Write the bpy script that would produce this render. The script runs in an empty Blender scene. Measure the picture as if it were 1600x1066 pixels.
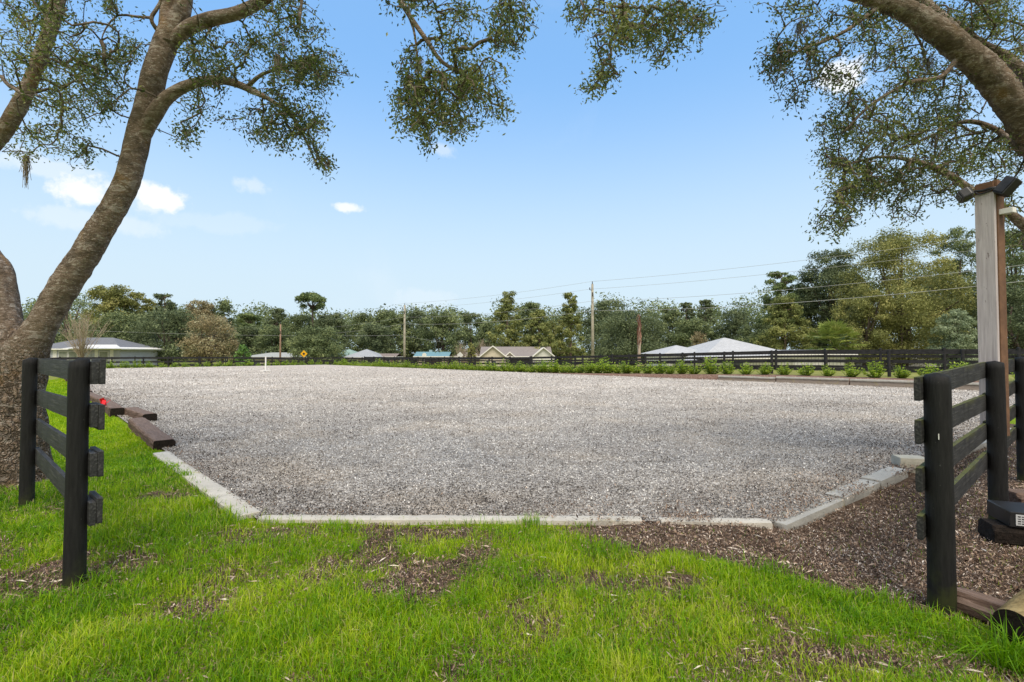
import bpy, bmesh, math, random
import numpy as np
from mathutils import Vector, Matrix

# ------------------------------------------------------------------ camera, world, sun, exposure
scene = bpy.context.scene
COL = scene.collection
CAMZ = 1.42
PITCH = math.radians(1.44)
FPX = 1600 * 17.0 / 36.0
cam_d = bpy.data.cameras.new('camera')
cam_d.lens = 17.0; cam_d.sensor_width = 36.0; cam_d.clip_start = 0.05; cam_d.clip_end = 9000
cam = bpy.data.objects.new('camera', cam_d); COL.objects.link(cam)
cam.location = (0, 0, CAMZ); cam.rotation_euler = (math.pi / 2 + PITCH, 0, 0)
scene.camera = cam

SUN_EL, SUN_AZ = math.radians(58), math.radians(168)      # azimuth measured from +Y towards +X
SUN_STRENGTH, SUN_ANGLE = 2.6, 34.0
SKY_STRENGTH = 0.15
EXPOSURE = 0.42
sd = bpy.data.lights.new('sun', 'SUN'); sd.energy = SUN_STRENGTH; sd.angle = math.radians(SUN_ANGLE); sd.color = (1.0, 0.91, 0.77)
sun = bpy.data.objects.new('sun', sd); COL.objects.link(sun)
sdir = Vector((math.sin(SUN_AZ) * math.cos(SUN_EL), math.cos(SUN_AZ) * math.cos(SUN_EL), math.sin(SUN_EL)))
sun.rotation_euler = sdir.to_track_quat('Z', 'Y').to_euler(); sun.location = sdir * 60

scene.view_settings.view_transform = 'Standard'; scene.view_settings.look = 'None'
scene.view_settings.exposure = EXPOSURE; scene.view_settings.gamma = 1.0
scene.view_settings.use_curve_mapping = False


def pdir(px, py):
    """direction of a pixel of the 1600 x 1066 photograph, scaled so that y == 1"""
    a = (px - 800) / FPX; b = (533 - py) / FPX
    x = a; y = math.cos(PITCH) - b * math.sin(PITCH); z = math.sin(PITCH) + b * math.cos(PITCH)
    return np.array([x / y, 1.0, z / y])


def P(px, py, d):
    return pdir(px, py) * d + np.array([0, 0, CAMZ])


class NT:
    """small node tree helper"""
    def __init__(s, tree):
        s.t = tree; s.n = tree.nodes; s.l = tree.links

    def node(s, typ, **kw):
        n = s.n.new(typ)
        ins = kw.pop('ins', {})
        for k, v in kw.items(): setattr(n, k, v)
        for k, v in ins.items(): s.set(n.inputs[k], v)
        return n

    def set(s, sock, v):
        if isinstance(v, bpy.types.NodeSocket): s.l.new(v, sock)
        else: sock.default_value = v

    def math(s, op, a, b=None, c=None, clamp=False):
        n = s.n.new('ShaderNodeMath'); n.operation = op; n.use_clamp = clamp
        s.set(n.inputs[0], a)
        if b is not None: s.set(n.inputs[1], b)
        if c is not None: s.set(n.inputs[2], c)
        return n.outputs[0]

    def mix(s, f, a, b, typ='MIX'):
        n = s.n.new('ShaderNodeMix'); n.data_type = 'RGBA'; n.blend_type = typ; n.clamp_factor = True
        s.set(n.inputs[0], f)
        for i, v in ((6, a), (7, b)):
            if isinstance(v, (tuple, list)) and len(v) == 3: v = (*v, 1)
            s.set(n.inputs[i], v)
        return n.outputs[2]

    def noise(s, vec, scale, detail=4, rough=0.55, dist=0.0):
        n = s.n.new('ShaderNodeTexNoise')
        if vec is not None: s.l.new(vec, n.inputs['Vector'])
        n.inputs['Scale'].default_value = scale; n.inputs['Detail'].default_value = detail
        n.inputs['Roughness'].default_value = rough; n.inputs['Distortion'].default_value = dist
        return n.outputs['Fac']

    def ramp(s, fac, stops, interp='LINEAR'):
        n = s.n.new('ShaderNodeValToRGB'); n.color_ramp.interpolation = interp
        e = n.color_ramp.elements
        while len(e) < len(stops): e.new(0.5)
        for i, (p, c) in enumerate(stops):
            e[i].position = p
            e[i].color = (c, c, c, 1) if isinstance(c, (int, float)) else (*c, 1)
        s.set(n.inputs[0], fac)
        return n.outputs[0]

    def smooth(s, v, a, b, lo=0.0, hi=1.0):
        n = s.n.new('ShaderNodeMapRange'); n.interpolation_type = 'SMOOTHSTEP'
        s.set(n.inputs[0], v)
        for i, q in ((1, a), (2, b), (3, lo), (4, hi)): n.inputs[i].default_value = q
        return n.outputs[0]


world = bpy.data.worlds.new('World'); scene.world = world; world.use_nodes = True
W = NT(world.node_tree); W.n.clear()
sky = W.node('ShaderNodeTexSky', sky_type='NISHITA', sun_disc=False)
sky.sun_elevation = SUN_EL; sky.sun_rotation = SUN_AZ
sky.altitude = 0; sky.air_density = 1.0; sky.dust_density = 0.6; sky.ozone_density = 1.6
gen = W.node('ShaderNodeTexCoord').outputs['Generated']
base = sky.outputs[0]
sepw = W.node('ShaderNodeSeparateXYZ', ins={0: gen})
# thin bright veil of the low atmosphere
base = W.mix(1.0, base, (1.20, 1.35, 1.34), 'MULTIPLY')
base = W.mix(0.65, base, (1.32, 2.82, 5.15))
veil = W.smooth(sepw.outputs[2], 0.08, 0.54, 1.0, 0.0)
base = W.mix(W.math('MULTIPLY', veil, 0.97), base, (3.46, 4.26, 4.80))
clouds = [(262, 313, 31, 18, 1.0), (238, 322, 18, 10, .5), (125, 298, 28, 20, .95), (543, 325, 22, 8, .85), (1312, 122, 34, 22, .95), (395, 290, 26, 12, .35), (72, 262, 45, 14, .4),
          (690, 233, 22, 12, .35), (660, 468, 60, 16, .18), (330, 345, 70, 14, .14), (140, 345, 60, 14, .3)]
cn = W.noise(gen, 16.0, 6, 0.6, 0.3); cn2 = W.noise(gen, 44.0, 5, 0.6)
tot = None
for (cx, cy, sx, sy, am) in clouds:
    d = Vector(pdir(cx, cy)).normalized()
    r = d.cross(Vector((0, 0, 1))).normalized(); u = r.cross(d)
    dx = W.node('ShaderNodeVectorMath', operation='DOT_PRODUCT', ins={0: gen, 1: r * (FPX / sx * 1.1)}).outputs['Value']
    dy = W.node('ShaderNodeVectorMath', operation='DOT_PRODUCT', ins={0: gen, 1: u * (FPX / sy * 1.1)}).outputs['Value']
    dz = W.node('ShaderNodeVectorMath', operation='DOT_PRODUCT', ins={0: gen, 1: d}).outputs['Value']
    q = W.math('SQRT', W.math('ADD', W.math('MULTIPLY', dx, dx), W.math('MULTIPLY', dy, dy)))
    q = W.math('ADD', q, W.math('MULTIPLY', W.math('SUBTRACT', cn, 0.5), 2.6))
    q = W.math('ADD', q, W.math('MULTIPLY', W.math('SUBTRACT', cn2, 0.5), 1.3))
    m = W.smooth(q, 0.55, 1.25, am, 0.0)
    m = W.math('MULTIPLY', m, W.math('GREATER_THAN', dz, 0.5))
    tot = m if tot is None else W.math('MAXIMUM', tot, m)
wisp = W.smooth(W.noise(gen, 3.0, 8, 0.62, 0.6), 0.56, 0.80, 0.0, 0.10)
base = W.mix(W.math('MAXIMUM', tot, wisp), base, (5.2, 5.3, 5.4))
cover = W.smooth(W.math('ADD', sepw.outputs[1], W.math('MULTIPLY', W.math('SUBTRACT', W.noise(gen, 2.2, 6, 0.6, 0.4), 0.5), 0.9)), -0.15, 0.25, 0.85, 0.0)  # unseen cloud bank behind the camera, added to whiten and brighten ambient light
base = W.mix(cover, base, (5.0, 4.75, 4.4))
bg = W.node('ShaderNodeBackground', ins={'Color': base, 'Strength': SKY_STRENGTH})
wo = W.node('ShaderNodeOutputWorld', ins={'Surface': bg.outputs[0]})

# ------------------------------------------------------------------ helpers
RNG = np.random.default_rng(7)
S2 = math.sqrt(2)


def tag(o, label=None, cat=None, group=None, kind=None):
    if label: o['label'] = label
    if cat: o['category'] = cat
    if group: o['group'] = group
    if kind: o['kind'] = kind
    return o


def empty(name, loc, rz=0.0, **kw):
    o = bpy.data.objects.new(name, None); COL.objects.link(o)
    o.location = loc; o.rotation_euler = (0, 0, rz); o.empty_display_size = 0.2
    return tag(o, **kw)


def link(name, me, parent=None, loc=None, **kw):
    o = bpy.data.objects.new(name, me); COL.objects.link(o)
    if parent is not None: o.parent = parent
    if loc is not None: o.location = loc
    return tag(o, **kw)


def copy_tree(o, parent=None):
    c = o.copy(); COL.objects.link(c)
    if parent is not None: c.parent = parent
    for ch in list(o.children): copy_tree(ch, c)
    return c


def npmesh(name, V, faces, mats, mi=None, attrs=None, smooth=False):
    """faces: list of int arrays (n,k)"""
    V = np.asarray(V, dtype=np.float32).reshape(-1, 3)
    me = bpy.data.meshes.new(name)
    faces = [np.asarray(f, dtype=np.int32) for f in faces if len(f)]
    nl = sum(f.size for f in faces); nf = sum(len(f) for f in faces)
    me.vertices.add(len(V)); me.vertices.foreach_set('co', V.ravel())
    me.loops.add(nl); me.polygons.add(nf)
    me.loops.foreach_set('vertex_index', np.concatenate([f.ravel() for f in faces]))
    tot = np.concatenate([np.full(len(f), f.shape[1], np.int32) for f in faces])
    st = np.concatenate([[0], np.cumsum(tot)[:-1]]).astype(np.int32)
    me.polygons.foreach_set('loop_start', st)
    me.polygons.foreach_set('loop_total', tot)
    for m in (mats if isinstance(mats, (list, tuple)) else [mats]): me.materials.append(m)
    if mi is not None: me.polygons.foreach_set('material_index', np.asarray(mi, np.int32))
    me.polygons.foreach_set('use_smooth', np.full(nf, bool(smooth)))
    if attrs:
        for k, a in attrs.items():
            at = me.attributes.new(k, 'FLOAT', 'POINT'); at.data.foreach_set('value', np.asarray(a, np.float32))
    me.update(calc_edges=True)
    return me


def _hash(ix, iy, iz, seed):
    n = (ix.astype(np.int64) * 374761393 + iy.astype(np.int64) * 668265263 + iz.astype(np.int64) * 2147483647 + seed * 974711) & 0x7fffffff
    n = ((n ^ (n >> 13)) * 1274126177) & 0x7fffffff
    n = (n ^ (n >> 16)) * 60493 & 0x7fffffff
    return (n % 100003) / 100003.0


def vnoise(p, scale=1.0, seed=0, octaves=1):
    p = np.asarray(p, float)
    if p.shape[1] == 2: p = np.concatenate([p, np.zeros((len(p), 1))], 1)
    out = np.zeros(len(p)); amp = 1.0; tot = 0
    for o in range(octaves):
        q = p * scale * (2 ** o) + 1000.37 * (o + 1)
        i = np.floor(q); f = q - i; f = f * f * (3 - 2 * f)
        r = 0
        for dx in (0, 1):
            for dy in (0, 1):
                for dz in (0, 1):
                    w = (f[:, 0] if dx else 1 - f[:, 0]) * (f[:, 1] if dy else 1 - f[:, 1]) * (f[:, 2] if dz else 1 - f[:, 2])
                    r = r + w * _hash(i[:, 0] + dx, i[:, 1] + dy, i[:, 2] + dz, seed + o)
        out += r * amp; tot += amp; amp *= .5
    return out / tot


def ss(a, b, x):
    t = np.clip((np.asarray(x, float) - a) / (b - a), 0, 1)
    return t * t * (3 - 2 * t)


def uv(u, v): return ((u - v) / S2, (u + v) / S2)


# ------------------------------------------------------------------ materials
def mat(name, fn, rough=0.8, spec=0.3, bump=None):
    m = bpy.data.materials.new(name); m.use_nodes = True
    T = NT(m.node_tree); b = m.node_tree.nodes['Principled BSDF']
    b.inputs['Roughness'].default_value = rough
    b.inputs['Specular IOR Level'].default_value = spec
    co = T.node('ShaderNodeTexCoord').outputs['Object']
    fn(T, b, co)
    return m


def setbump(T, b, h, strength=0.5, dist=0.02):
    n = T.node('ShaderNodeBump', ins={'Strength': strength, 'Distance': dist, 'Height': h})
    T.l.new(n.outputs[0], b.inputs['Normal'])


def stretch(T, co, sx, sy, sz):
    return T.node('ShaderNodeMapping', ins={'Vector': co, 'Scale': (sx, sy, sz)}).outputs[0]


def simple(name, c1, c2=None, scale=6.0, rough=0.7, spec=0.3, bump=0.0, metallic=0.0):
    def f(T, b, co):
        c2_ = c2 or tuple(x * 0.8 for x in c1)
        col = T.mix(T.smooth(T.noise(co, scale, 5, 0.6), 0.35, 0.65), c1, c2_)
        T.set(b.inputs['Base Color'], col)
        b.inputs['Metallic'].default_value = metallic
        if bump: setbump(T, b, T.noise(co, scale * 6, 4), bump, 0.01)
    return mat(name, f, rough, spec)


def leafmat(name, stops, trans=0.35, rough=0.5, spec=0.35, noise=None):
    """foliage: per-leaf tint attribute picks the hue, some light passes through"""
    def f(T, b, co):
        at = T.node('ShaderNodeAttribute', attribute_name='tint').outputs['Fac']
        if noise: at = T.math('ADD', at, T.math('MULTIPLY', T.math('SUBTRACT', T.noise(co, noise, 3), 0.5), 0.7))
        col = T.ramp(at, stops)
        T.set(b.inputs['Base Color'], col)
        tr = T.node('ShaderNodeBsdfTranslucent', ins={'Color': col})
        mx = T.node('ShaderNodeMixShader', ins={0: trans, 1: b.outputs[0], 2: tr.outputs[0]})
        T.l.new(mx.outputs[0], T.n['Material Output'].inputs['Surface'])
    return mat(name, f, rough, spec)


def tintmat(name, stops, rough=0.85, spec=0.2):
    def f(T, b, co):
        at = T.node('ShaderNodeAttribute', attribute_name='tint').outputs['Fac']
        T.set(b.inputs['Base Color'], T.ramp(at, stops))
    return mat(name, f, rough, spec)


def f_bark(T, b, co):
    big = T.noise(co, 1.6, 4, 0.6)
    z = T.node('ShaderNodeSeparateXYZ', ins={0: co}).outputs[2]
    low = T.smooth(T.math('ADD', z, T.math('MULTIPLY', T.math('SUBTRACT', big, .5), 1.2)), 1.1, 2.0, 1, 0)     # old furrowed bark at the foot
    wr = T.noise(stretch(T, co, 1, 1, 2.6), 13.0, 7, 0.72, .3)
    fur = T.node('ShaderNodeTexVoronoi', feature='DISTANCE_TO_EDGE', ins={'Vector': T.node('ShaderNodeVectorMath', operation='ADD', ins={0: stretch(T, co, 1, 1, .22), 1: T.node('ShaderNodeVectorMath', operation='SCALE', ins={0: T.node('ShaderNodeTexNoise', ins={'Vector': co, 'Scale': 9.0, 'Detail': 4.0}).outputs['Color'], 'Scale': .16}).outputs[0]}).outputs[0], 'Scale': 23.0}).outputs['Distance']
    c = T.ramp(wr, [(0.25, (0.102, 0.073, 0.052)), (0.5, (0.221, 0.164, 0.122)), (0.75, (0.407, 0.318, 0.257))])
    cf = T.ramp(T.noise(stretch(T, co, 1, 1, .5), 22.0, 6, 0.75), [(0.3, (0.088, 0.065, 0.048)), (0.52, (0.248, 0.181, 0.131)), (0.75, (0.439, 0.345, 0.269))])
    cf = T.mix(T.smooth(fur, 0.0, 0.16, .85, 0), cf, (0.039, 0.029, 0.022))
    c = T.mix(low, c, cf)
    c = T.mix(T.smooth(T.noise(co, 1.9, 5, 0.65, 0.4), 0.54, 0.68, 0, .65), c, (0.300, 0.173, 0.058))
    li = T.noise(stretch(T, co, 1, 1, 2.2), 6.5, 7, 0.78, 0.9)
    c = T.mix(T.smooth(li, 0.52, 0.60, 0, .72), c, (0.527, 0.465, 0.408))
    c = T.mix(T.smooth(T.noise(stretch(T, co, 1, 1, 3.0), 26.0, 4, 0.65), 0.57, 0.64, 0, .7), c, (0.615, 0.540, 0.473))
    c = T.mix(T.smooth(T.noise(stretch(T, co, 1, 1, 1.5), 4.0, 5, .7), 0.52, 0.60, 0, .6), c, (0.073, 0.057, 0.041))
    c = T.mix(T.smooth(big, 0.45, 0.62, 0, .3), c, (0.133, 0.109, 0.067))
    T.set(b.inputs['Base Color'], c)
    h = T.math('ADD', T.noise(stretch(T, co, 1, 1, 2.6), 18.0, 7, 0.78), T.math('MULTIPLY', T.noise(co, 55.0, 4, .7), 0.5))
    h = T.math('ADD', h, T.math('MULTIPLY', T.math('MULTIPLY', T.smooth(fur, 0, .3), 1.3), low))
    setbump(T, b, h, 1.0, 0.035)


def f_twig(T, b, co):
    c = T.ramp(T.noise(co, 9.0, 5, 0.6), [(0.3, (0.06, 0.045, 0.033)), (0.7, (0.19, 0.15, 0.115))])
    T.set(b.inputs['Base Color'], c); setbump(T, b, T.noise(co, 60, 4), 0.6, 0.01)


def f_blackwood(T, b, co):
    g = T.noise(stretch(T, co, 30, 30, 3), 2.2, 6, 0.65)
    c = T.ramp(g, [(0.3, (0.005, 0.005, 0.0053)), (0.65, (0.014, 0.0138, 0.014)), (0.9, (0.045, 0.043, 0.042))])
    c = T.mix(T.smooth(T.noise(co, 46.0, 3, .7), 0.68, 0.74, 0, .5), c, (0.09, 0.09, 0.085))
    geo = T.node('ShaderNodeNewGeometry'); pos = T.node('ShaderNodeSeparateXYZ', ins={0: geo.outputs['Position']})
    # green film of algae near the ground
    low = T.math('MULTIPLY', T.smooth(pos.outputs[2], -0.12, 0.32, 1, 0), T.smooth(T.noise(co, 7, 4), .38, .62))
    c = T.mix(T.math('MULTIPLY', low, .55), c, (0.05, 0.06, 0.012))
    T.set(b.inputs['Base Color'], c)
    setbump(T, b, g, 0.5, 0.008)


def f_blackboard(algae):
    def f(T, b, co):
        g = T.noise(stretch(T, co, 2.0, 40, 40), 1.6, 6, 0.65, .3)
        c = T.ramp(g, [(0.3, (0.012, 0.012, 0.0125)), (0.55, (0.036, 0.036, 0.037)), (0.8, (0.12, 0.116, 0.11))])
        c = T.mix(T.smooth(T.noise(stretch(T, co, 5, 14, 3), 2.0, 4), 0.58, 0.68, 0, .8), c, (0.012, 0.012, 0.013))
        if algae:
            geo = T.node('ShaderNodeNewGeometry'); nz = T.node('ShaderNodeSeparateXYZ', ins={0: geo.outputs['True Normal']}).outputs[2]
            pz = T.node('ShaderNodeSeparateXYZ', ins={0: co}).outputs[2]
            n = T.noise(co, 9, 5, 0.7)
            top = T.math('MULTIPLY', T.smooth(nz, 0.3, 0.8), T.smooth(n, 0.30, 0.5))
            side = T.math('MULTIPLY', T.smooth(pz, 0.02, 0.072), T.smooth(T.noise(co, 3.2, 5, .6), 0.46, 0.62))
            c = T.mix(T.math('MAXIMUM', T.math('MULTIPLY', top, .7), T.math('MULTIPLY', side, .35)), c, (0.105, 0.112, 0.022))
        T.set(b.inputs['Base Color'], c)
        setbump(T, b, g, 0.6, 0.008)
    return f


def f_tie(T, b, co):
    g = T.noise(stretch(T, co, 2.0, 26, 26), 1.8, 6, 0.7, .4)
    c = T.ramp(g, [(0.3, (0.035, 0.022, 0.017)), (0.55, (0.15, 0.098, 0.076)), (0.8, (0.34, 0.25, 0.21))])
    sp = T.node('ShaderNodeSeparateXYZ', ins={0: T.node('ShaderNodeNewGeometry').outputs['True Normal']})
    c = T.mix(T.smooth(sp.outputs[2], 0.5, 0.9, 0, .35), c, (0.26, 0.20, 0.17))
    T.set(b.inputs['Base Color'], c); setbump(T, b, g, 0.9, 0.02)


def f_tieend(T, b, co):
    g = T.noise(co, 30, 5, 0.7)
    T.set(b.inputs['Base Color'], T.ramp(g, [(0.3, (0.006, 0.005, 0.004)), (0.7, (0.03, 0.022, 0.018))])); setbump(T, b, g, 0.9, 0.02)


def f_concrete(tintc):
    def f(T, b, co):
        c = T.ramp(T.noise(co, 5.0, 7, 0.65), [(0.3, tuple(x * .74 for x in tintc)), (0.7, tintc)])
        c = T.mix(T.smooth(T.noise(co, 12, 5, .7, .5), 0.58, 0.68, 0, .55), c, tuple(x * .42 for x in tintc))
        c = T.mix(T.smooth(T.noise(co, 60, 3, .7), 0.62, 0.70, 0, .5), c, tuple(x * .45 for x in tintc))
        c = T.mix(T.smooth(T.noise(co, 2.4, 5, .7, .5), 0.58, 0.66, 0, .5), c, (0.36, 0.31, 0.14))
        T.set(b.inputs['Base Color'], c); setbump(T, b, T.noise(co, 40, 6, .7), 0.5, 0.01)
    return f


def f_arena(T, b, co):
    # chopped fibre-and-sand footing: pale grey grains, darker gaps, buff and brown drifts
    fine = T.noise(co, 34.0, 3, 0.75)
    mid = T.noise(co, 9.0, 4, 0.65, 0.2)
    vor = T.node('ShaderNodeTexVoronoi', ins={'Vector': stretch(T, co, 1, 1, 1), 'Scale': 42.0, 'Randomness': 1.0})
    vf = T.node('ShaderNodeSeparateColor', ins={0: vor.outputs['Color']}).outputs[0]
    c = T.ramp(vf, [(0.0, (0.08, 0.068, 0.058)), (0.25, (0.20, 0.18, 0.16)), (0.6, (0.37, 0.34, 0.31)), (0.95, (0.62, 0.58, 0.53))])
    c = T.mix(T.smooth(fine, 0.40, 0.62, 0, .5), c, (0.33, 0.305, 0.28))
    c = T.mix(T.smooth(mid, 0.57, 0.72, 0, .4), c, (0.24, 0.195, 0.16))
    buff = T.smooth(T.noise(co, 0.42, 5, 0.6, .3), 0.46, 0.66, 0, .5)
    c = T.mix(buff, c, (0.52, 0.43, 0.33))
    # footing turns paler over the far two thirds
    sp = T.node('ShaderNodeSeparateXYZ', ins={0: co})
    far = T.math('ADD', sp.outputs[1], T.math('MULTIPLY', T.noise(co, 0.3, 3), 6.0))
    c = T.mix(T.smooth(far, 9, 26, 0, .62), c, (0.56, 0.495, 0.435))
    c = T.mix(T.smooth(T.noise(stretch(T, co, .6, 1.6, 1), 0.25, 4, .6), 0.5, 0.7, 0, .22), c, (0.42, 0.34, 0.27))
    T.set(b.inputs['Base Color'], c)
    h = T.math('ADD', T.math('MULTIPLY', mid, 1.0), T.math('MULTIPLY', vor.outputs['Distance'], 0.6))
    setbump(T, b, h, 0.55, 0.03)


def f_ground(T, b, co):
    # soil with litter, turning into lawn where the 'lawn' attribute says grass grows
    lawn = T.node('ShaderNodeAttribute', attribute_name='lawn').outputs['Fac']
    oliv = T.node('ShaderNodeAttribute', attribute_name='dry').outputs['Fac']
    n1 = T.noise(co, 14.0, 6, 0.75); n2 = T.noise(co, 70.0, 3, 0.7); n3 = T.noise(co, 1.1, 5, 0.6)
    soil = T.ramp(n1, [(0.3, (0.04, 0.027, 0.019)), (0.5, (0.12, 0.083, 0.06)), (0.7, (0.26, 0.19, 0.145))])
    soil = T.mix(T.smooth(n2, 0.6, 0.7, 0, .5), soil, (0.30, 0.25, 0.22))
    grass = T.ramp(n1, [(0.3, (0.10, 0.165, 0.008)), (0.55, (0.20, 0.30, 0.012)), (0.75, (0.29, 0.38, 0.02))])
    grass = T.mix(T.smooth(n3, 0.45, 0.65, 0, .5), grass, (0.22, 0.30, 0.025))
    dry = T.ramp(T.noise(co, 0.5, 5, .6), [(0.3, (0.15, 0.17, 0.04)), (0.7, (0.30, 0.27, 0.11))])
    grass = T.mix(oliv, grass, dry)
    f = T.smooth(T.math('ADD', lawn, T.math('MULTIPLY', T.math('SUBTRACT', T.noise(co, 5.0, 5, .7), 0.5), 0.9)), 0.40, 0.62)
    T.set(b.inputs['Base Color'], T.mix(f, soil, grass))
    setbump(T, b, T.math('ADD', n1, T.math('MULTIPLY', n2, .4)), 0.9, 0.05)


M = {}
M['bark'] = mat('oak_bark', f_bark, 0.92, 0.15)
M['twig'] = mat('twig_bark', f_twig, 0.9, 0.2)
M['leaf'] = leafmat('oak_leaf', [(0.0, (0.035, 0.052, 0.014)), (0.35, (0.09, 0.122, 0.028)), (0.7, (0.19, 0.225, 0.05)), (1.0, (0.36, 0.35, 0.10))], 0.5, .38, .5)
M['moss'] = tintmat('hanging_moss_grey', [(0, (0.10, 0.085, 0.06)), (1, (0.26, 0.22, 0.17))])
M['post'] = mat('black_post_wood', f_blackwood, 0.75, 0.25)
M['board'] = mat('black_board_wood', f_blackboard(False), 0.7, 0.3)
M['boardg'] = mat('black_board_with_algae', f_blackboard(True), 0.75, 0.25)
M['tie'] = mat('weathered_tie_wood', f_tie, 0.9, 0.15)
M['tieend'] = mat('dark_tie_end', f_tieend, 0.9, 0.15)
M['conc'] = mat('pale_concrete', f_concrete((0.56, 0.525, 0.46)), 0.85, 0.2)
M['concg'] = mat('grey_concrete', f_concrete((0.43, 0.42, 0.385)), 0.85, 0.2)
M['wall'] = mat('retaining_concrete', f_concrete((0.33, 0.28, 0.24)), 0.9, 0.2)
M['arena'] = mat('arena_footing', f_arena, 0.95, 0.1)
M['ground'] = mat('soil_and_lawn', f_ground, 0.95, 0.1)
M['farfence'] = simple('far_black_fence', (0.014, 0.014, 0.016), (0.03, 0.028, 0.032), 8, .7)
M['grass'] = leafmat('grass_blade', [(0.0, (0.05, 0.15, 0.005)), (0.3, (0.18, 0.37, 0.005)), (0.62, (0.37, 0.53, 0.006)), (0.85, (0.54, 0.63, 0.03)), (1.0, (0.52, 0.44, 0.22))], 0.45, .5, .3)
M['litter'] = tintmat('leaf_litter', [(0.0, (0.04, 0.025, 0.017)), (0.25, (0.155, 0.098, 0.067)), (0.5, (0.33, 0.235, 0.17)), (0.8, (0.58, 0.48, 0.40)), (1.0, (0.82, 0.76, 0.68))])
M['chip'] = tintmat('footing_chip', [(0.0, (0.035, 0.028, 0.023)), (0.22, (0.13, 0.115, 0.10)), (0.55, (0.335, 0.315, 0.29)), (0.8, (0.48, 0.46, 0.435)), (1.0, (0.80, 0.775, 0.735))])
M['black'] = simple('black_plastic', (0.012, 0.012, 0.013), (0.02, 0.02, 0.022), 10, .4, .5)
M['white'] = simple('white_paint', (0.78, 0.77, 0.74), (0.70, 0.69, 0.66), 5, .55)
M['glass'] = simple('window_glass', (0.05, 0.06, 0.07), (0.09, 0.10, 0.11), 2, .12, .6)
M['black2'] = simple('dark_lens', (0.03, 0.03, 0.035), (0.05, 0.05, 0.055), 9, .2, .5)
M['lens'] = simple('lamp_lens', (0.35, 0.36, 0.37), (0.28, 0.29, 0.3), 9, .2, .5)


def f_paleboard(T, b, co):
    g = T.noise(stretch(T, co, 26, 26, 1.4), 2.0, 6, 0.65, .5)
    c = T.ramp(g, [(0.3, (0.20, 0.165, 0.155)), (0.6, (0.335, 0.29, 0.275)), (0.85, (0.42, 0.37, 0.35))])
    c = T.mix(T.smooth(T.noise(stretch(T, co, 12, 12, 4), 3.0, 3, .6), 0.68, 0.72, 0, .6), c, (0.12, 0.09, 0.075))
    T.set(b.inputs['Base Color'], c); setbump(T, b, g, 0.4, 0.006)


M['paleboard'] = mat('faded_pale_board', f_paleboard, 0.8, 0.2)
M['brownboard'] = simple('brown_board', (0.19, 0.105, 0.062), (0.13, 0.072, 0.045), 7, .8, .2, .3)


# ------------------------------------------------------------------ mesh builders
def tube(pts, rad, sides=8, rough=0.0, seed=0, cap=True, ridges=0.0):
    pts = np.asarray(pts, float); rad = np.asarray(rad, float); n = len(pts)
    T = np.gradient(pts, axis=0); T /= np.linalg.norm(T, axis=1)[:, None] + 1e-9
    ref = np.array([1.0, 0, 0]) if abs(T[0][0]) < .8 else np.array([0, 1.0, 0])
    N = np.zeros_like(T); v = ref
    for i in range(n):
        v = v - T[i] * v.dot(T[i]); v /= np.linalg.norm(v) + 1e-9; N[i] = v
    B = np.cross(T, N)
    a = np.linspace(0, 2 * math.pi, sides, endpoint=False)
    ring = N[:, None, :] * np.cos(a)[None, :, None] + B[:, None, :] * np.sin(a)[None, :, None]
    R = np.repeat(rad[:, None], sides, 1)
    if rough > 0:
        q = (pts[:, None, :] + ring * R[:, :, None]).reshape(-1, 3)
        d = (vnoise(q, 3.0, seed, 3) - .5) * 1.1 + (vnoise(q * np.array([1, 1, .55]), 22.0, seed + 5, 2) - .5) * .33
        if ridges:
            d += (np.abs(vnoise(q * np.array([1, 1, .16]), 26.0, seed + 9, 1) - .5) * 2 - .5) * ridges
        R = R * (1 + rough * d.reshape(R.shape))
    V = pts[:, None, :] + ring * R[:, :, None]
    V = V.reshape(-1, 3)
    i = np.arange(n - 1)[:, None] * sides; j = np.arange(sides)[None, :]; j2 = (j + 1) % sides
    F = np.stack([i + j, i + j2, i + sides + j2, i + sides + j], -1).reshape(-1, 4)
    tri = np.zeros((0, 3), int)
    if cap:
        V = np.concatenate([V, pts[-1:] + T[-1:] * rad[-1] * .3, pts[:1]])
        k = len(V) - 2; e = (n - 1) * sides
        jj = np.arange(sides); tri = np.stack([e + jj, e + (jj + 1) % sides, np.full(sides, k)], -1)
        tri2 = np.stack([(jj + 1) % sides, jj, np.full(sides, k + 1)], -1); tri = np.concatenate([tri, tri2])
    return V, F, tri


class Geo:
    def __init__(s): s.V = []; s.Q = []; s.T = []; s.n = 0; s.A = []

    def add(s, V, Q=None, T=None, tint=None):
        V = np.asarray(V, float).reshape(-1, 3)
        if Q is not None and len(Q): s.Q.append(np.asarray(Q) + s.n)
        if T is not None and len(T): s.T.append(np.asarray(T) + s.n)
        s.V.append(V); s.n += len(V)
        s.A.append(np.full(len(V), .5) if tint is None else np.broadcast_to(tint, (len(V),)).copy())

    def tube(s, *a, **k): s.add(*tube(*a, **k))

    def box(s, c, h, rz=0.0):
        x, y, z = h; V = np.array([[i * x, j * y, k * z] for i in (-1, 1) for j in (-1, 1) for k in (-1, 1)], float)
        if rz: cs, sn = math.cos(rz), math.sin(rz); V = V @ np.array([[cs, sn, 0], [-sn, cs, 0], [0, 0, 1]])
        s.add(V + np.asarray(c), [[0, 1, 3, 2], [4, 6, 7, 5], [0, 4, 5, 1], [2, 3, 7, 6], [0, 2, 6, 4], [1, 5, 7, 3]])

    def mesh(s, name, m, smooth=False):
        f = []
        if s.Q: f.append(np.concatenate(s.Q))
        if s.T: f.append(np.concatenate(s.T))
        return npmesh(name, np.concatenate(s.V), f, m, attrs={'tint': np.concatenate(s.A)}, smooth=smooth)


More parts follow.
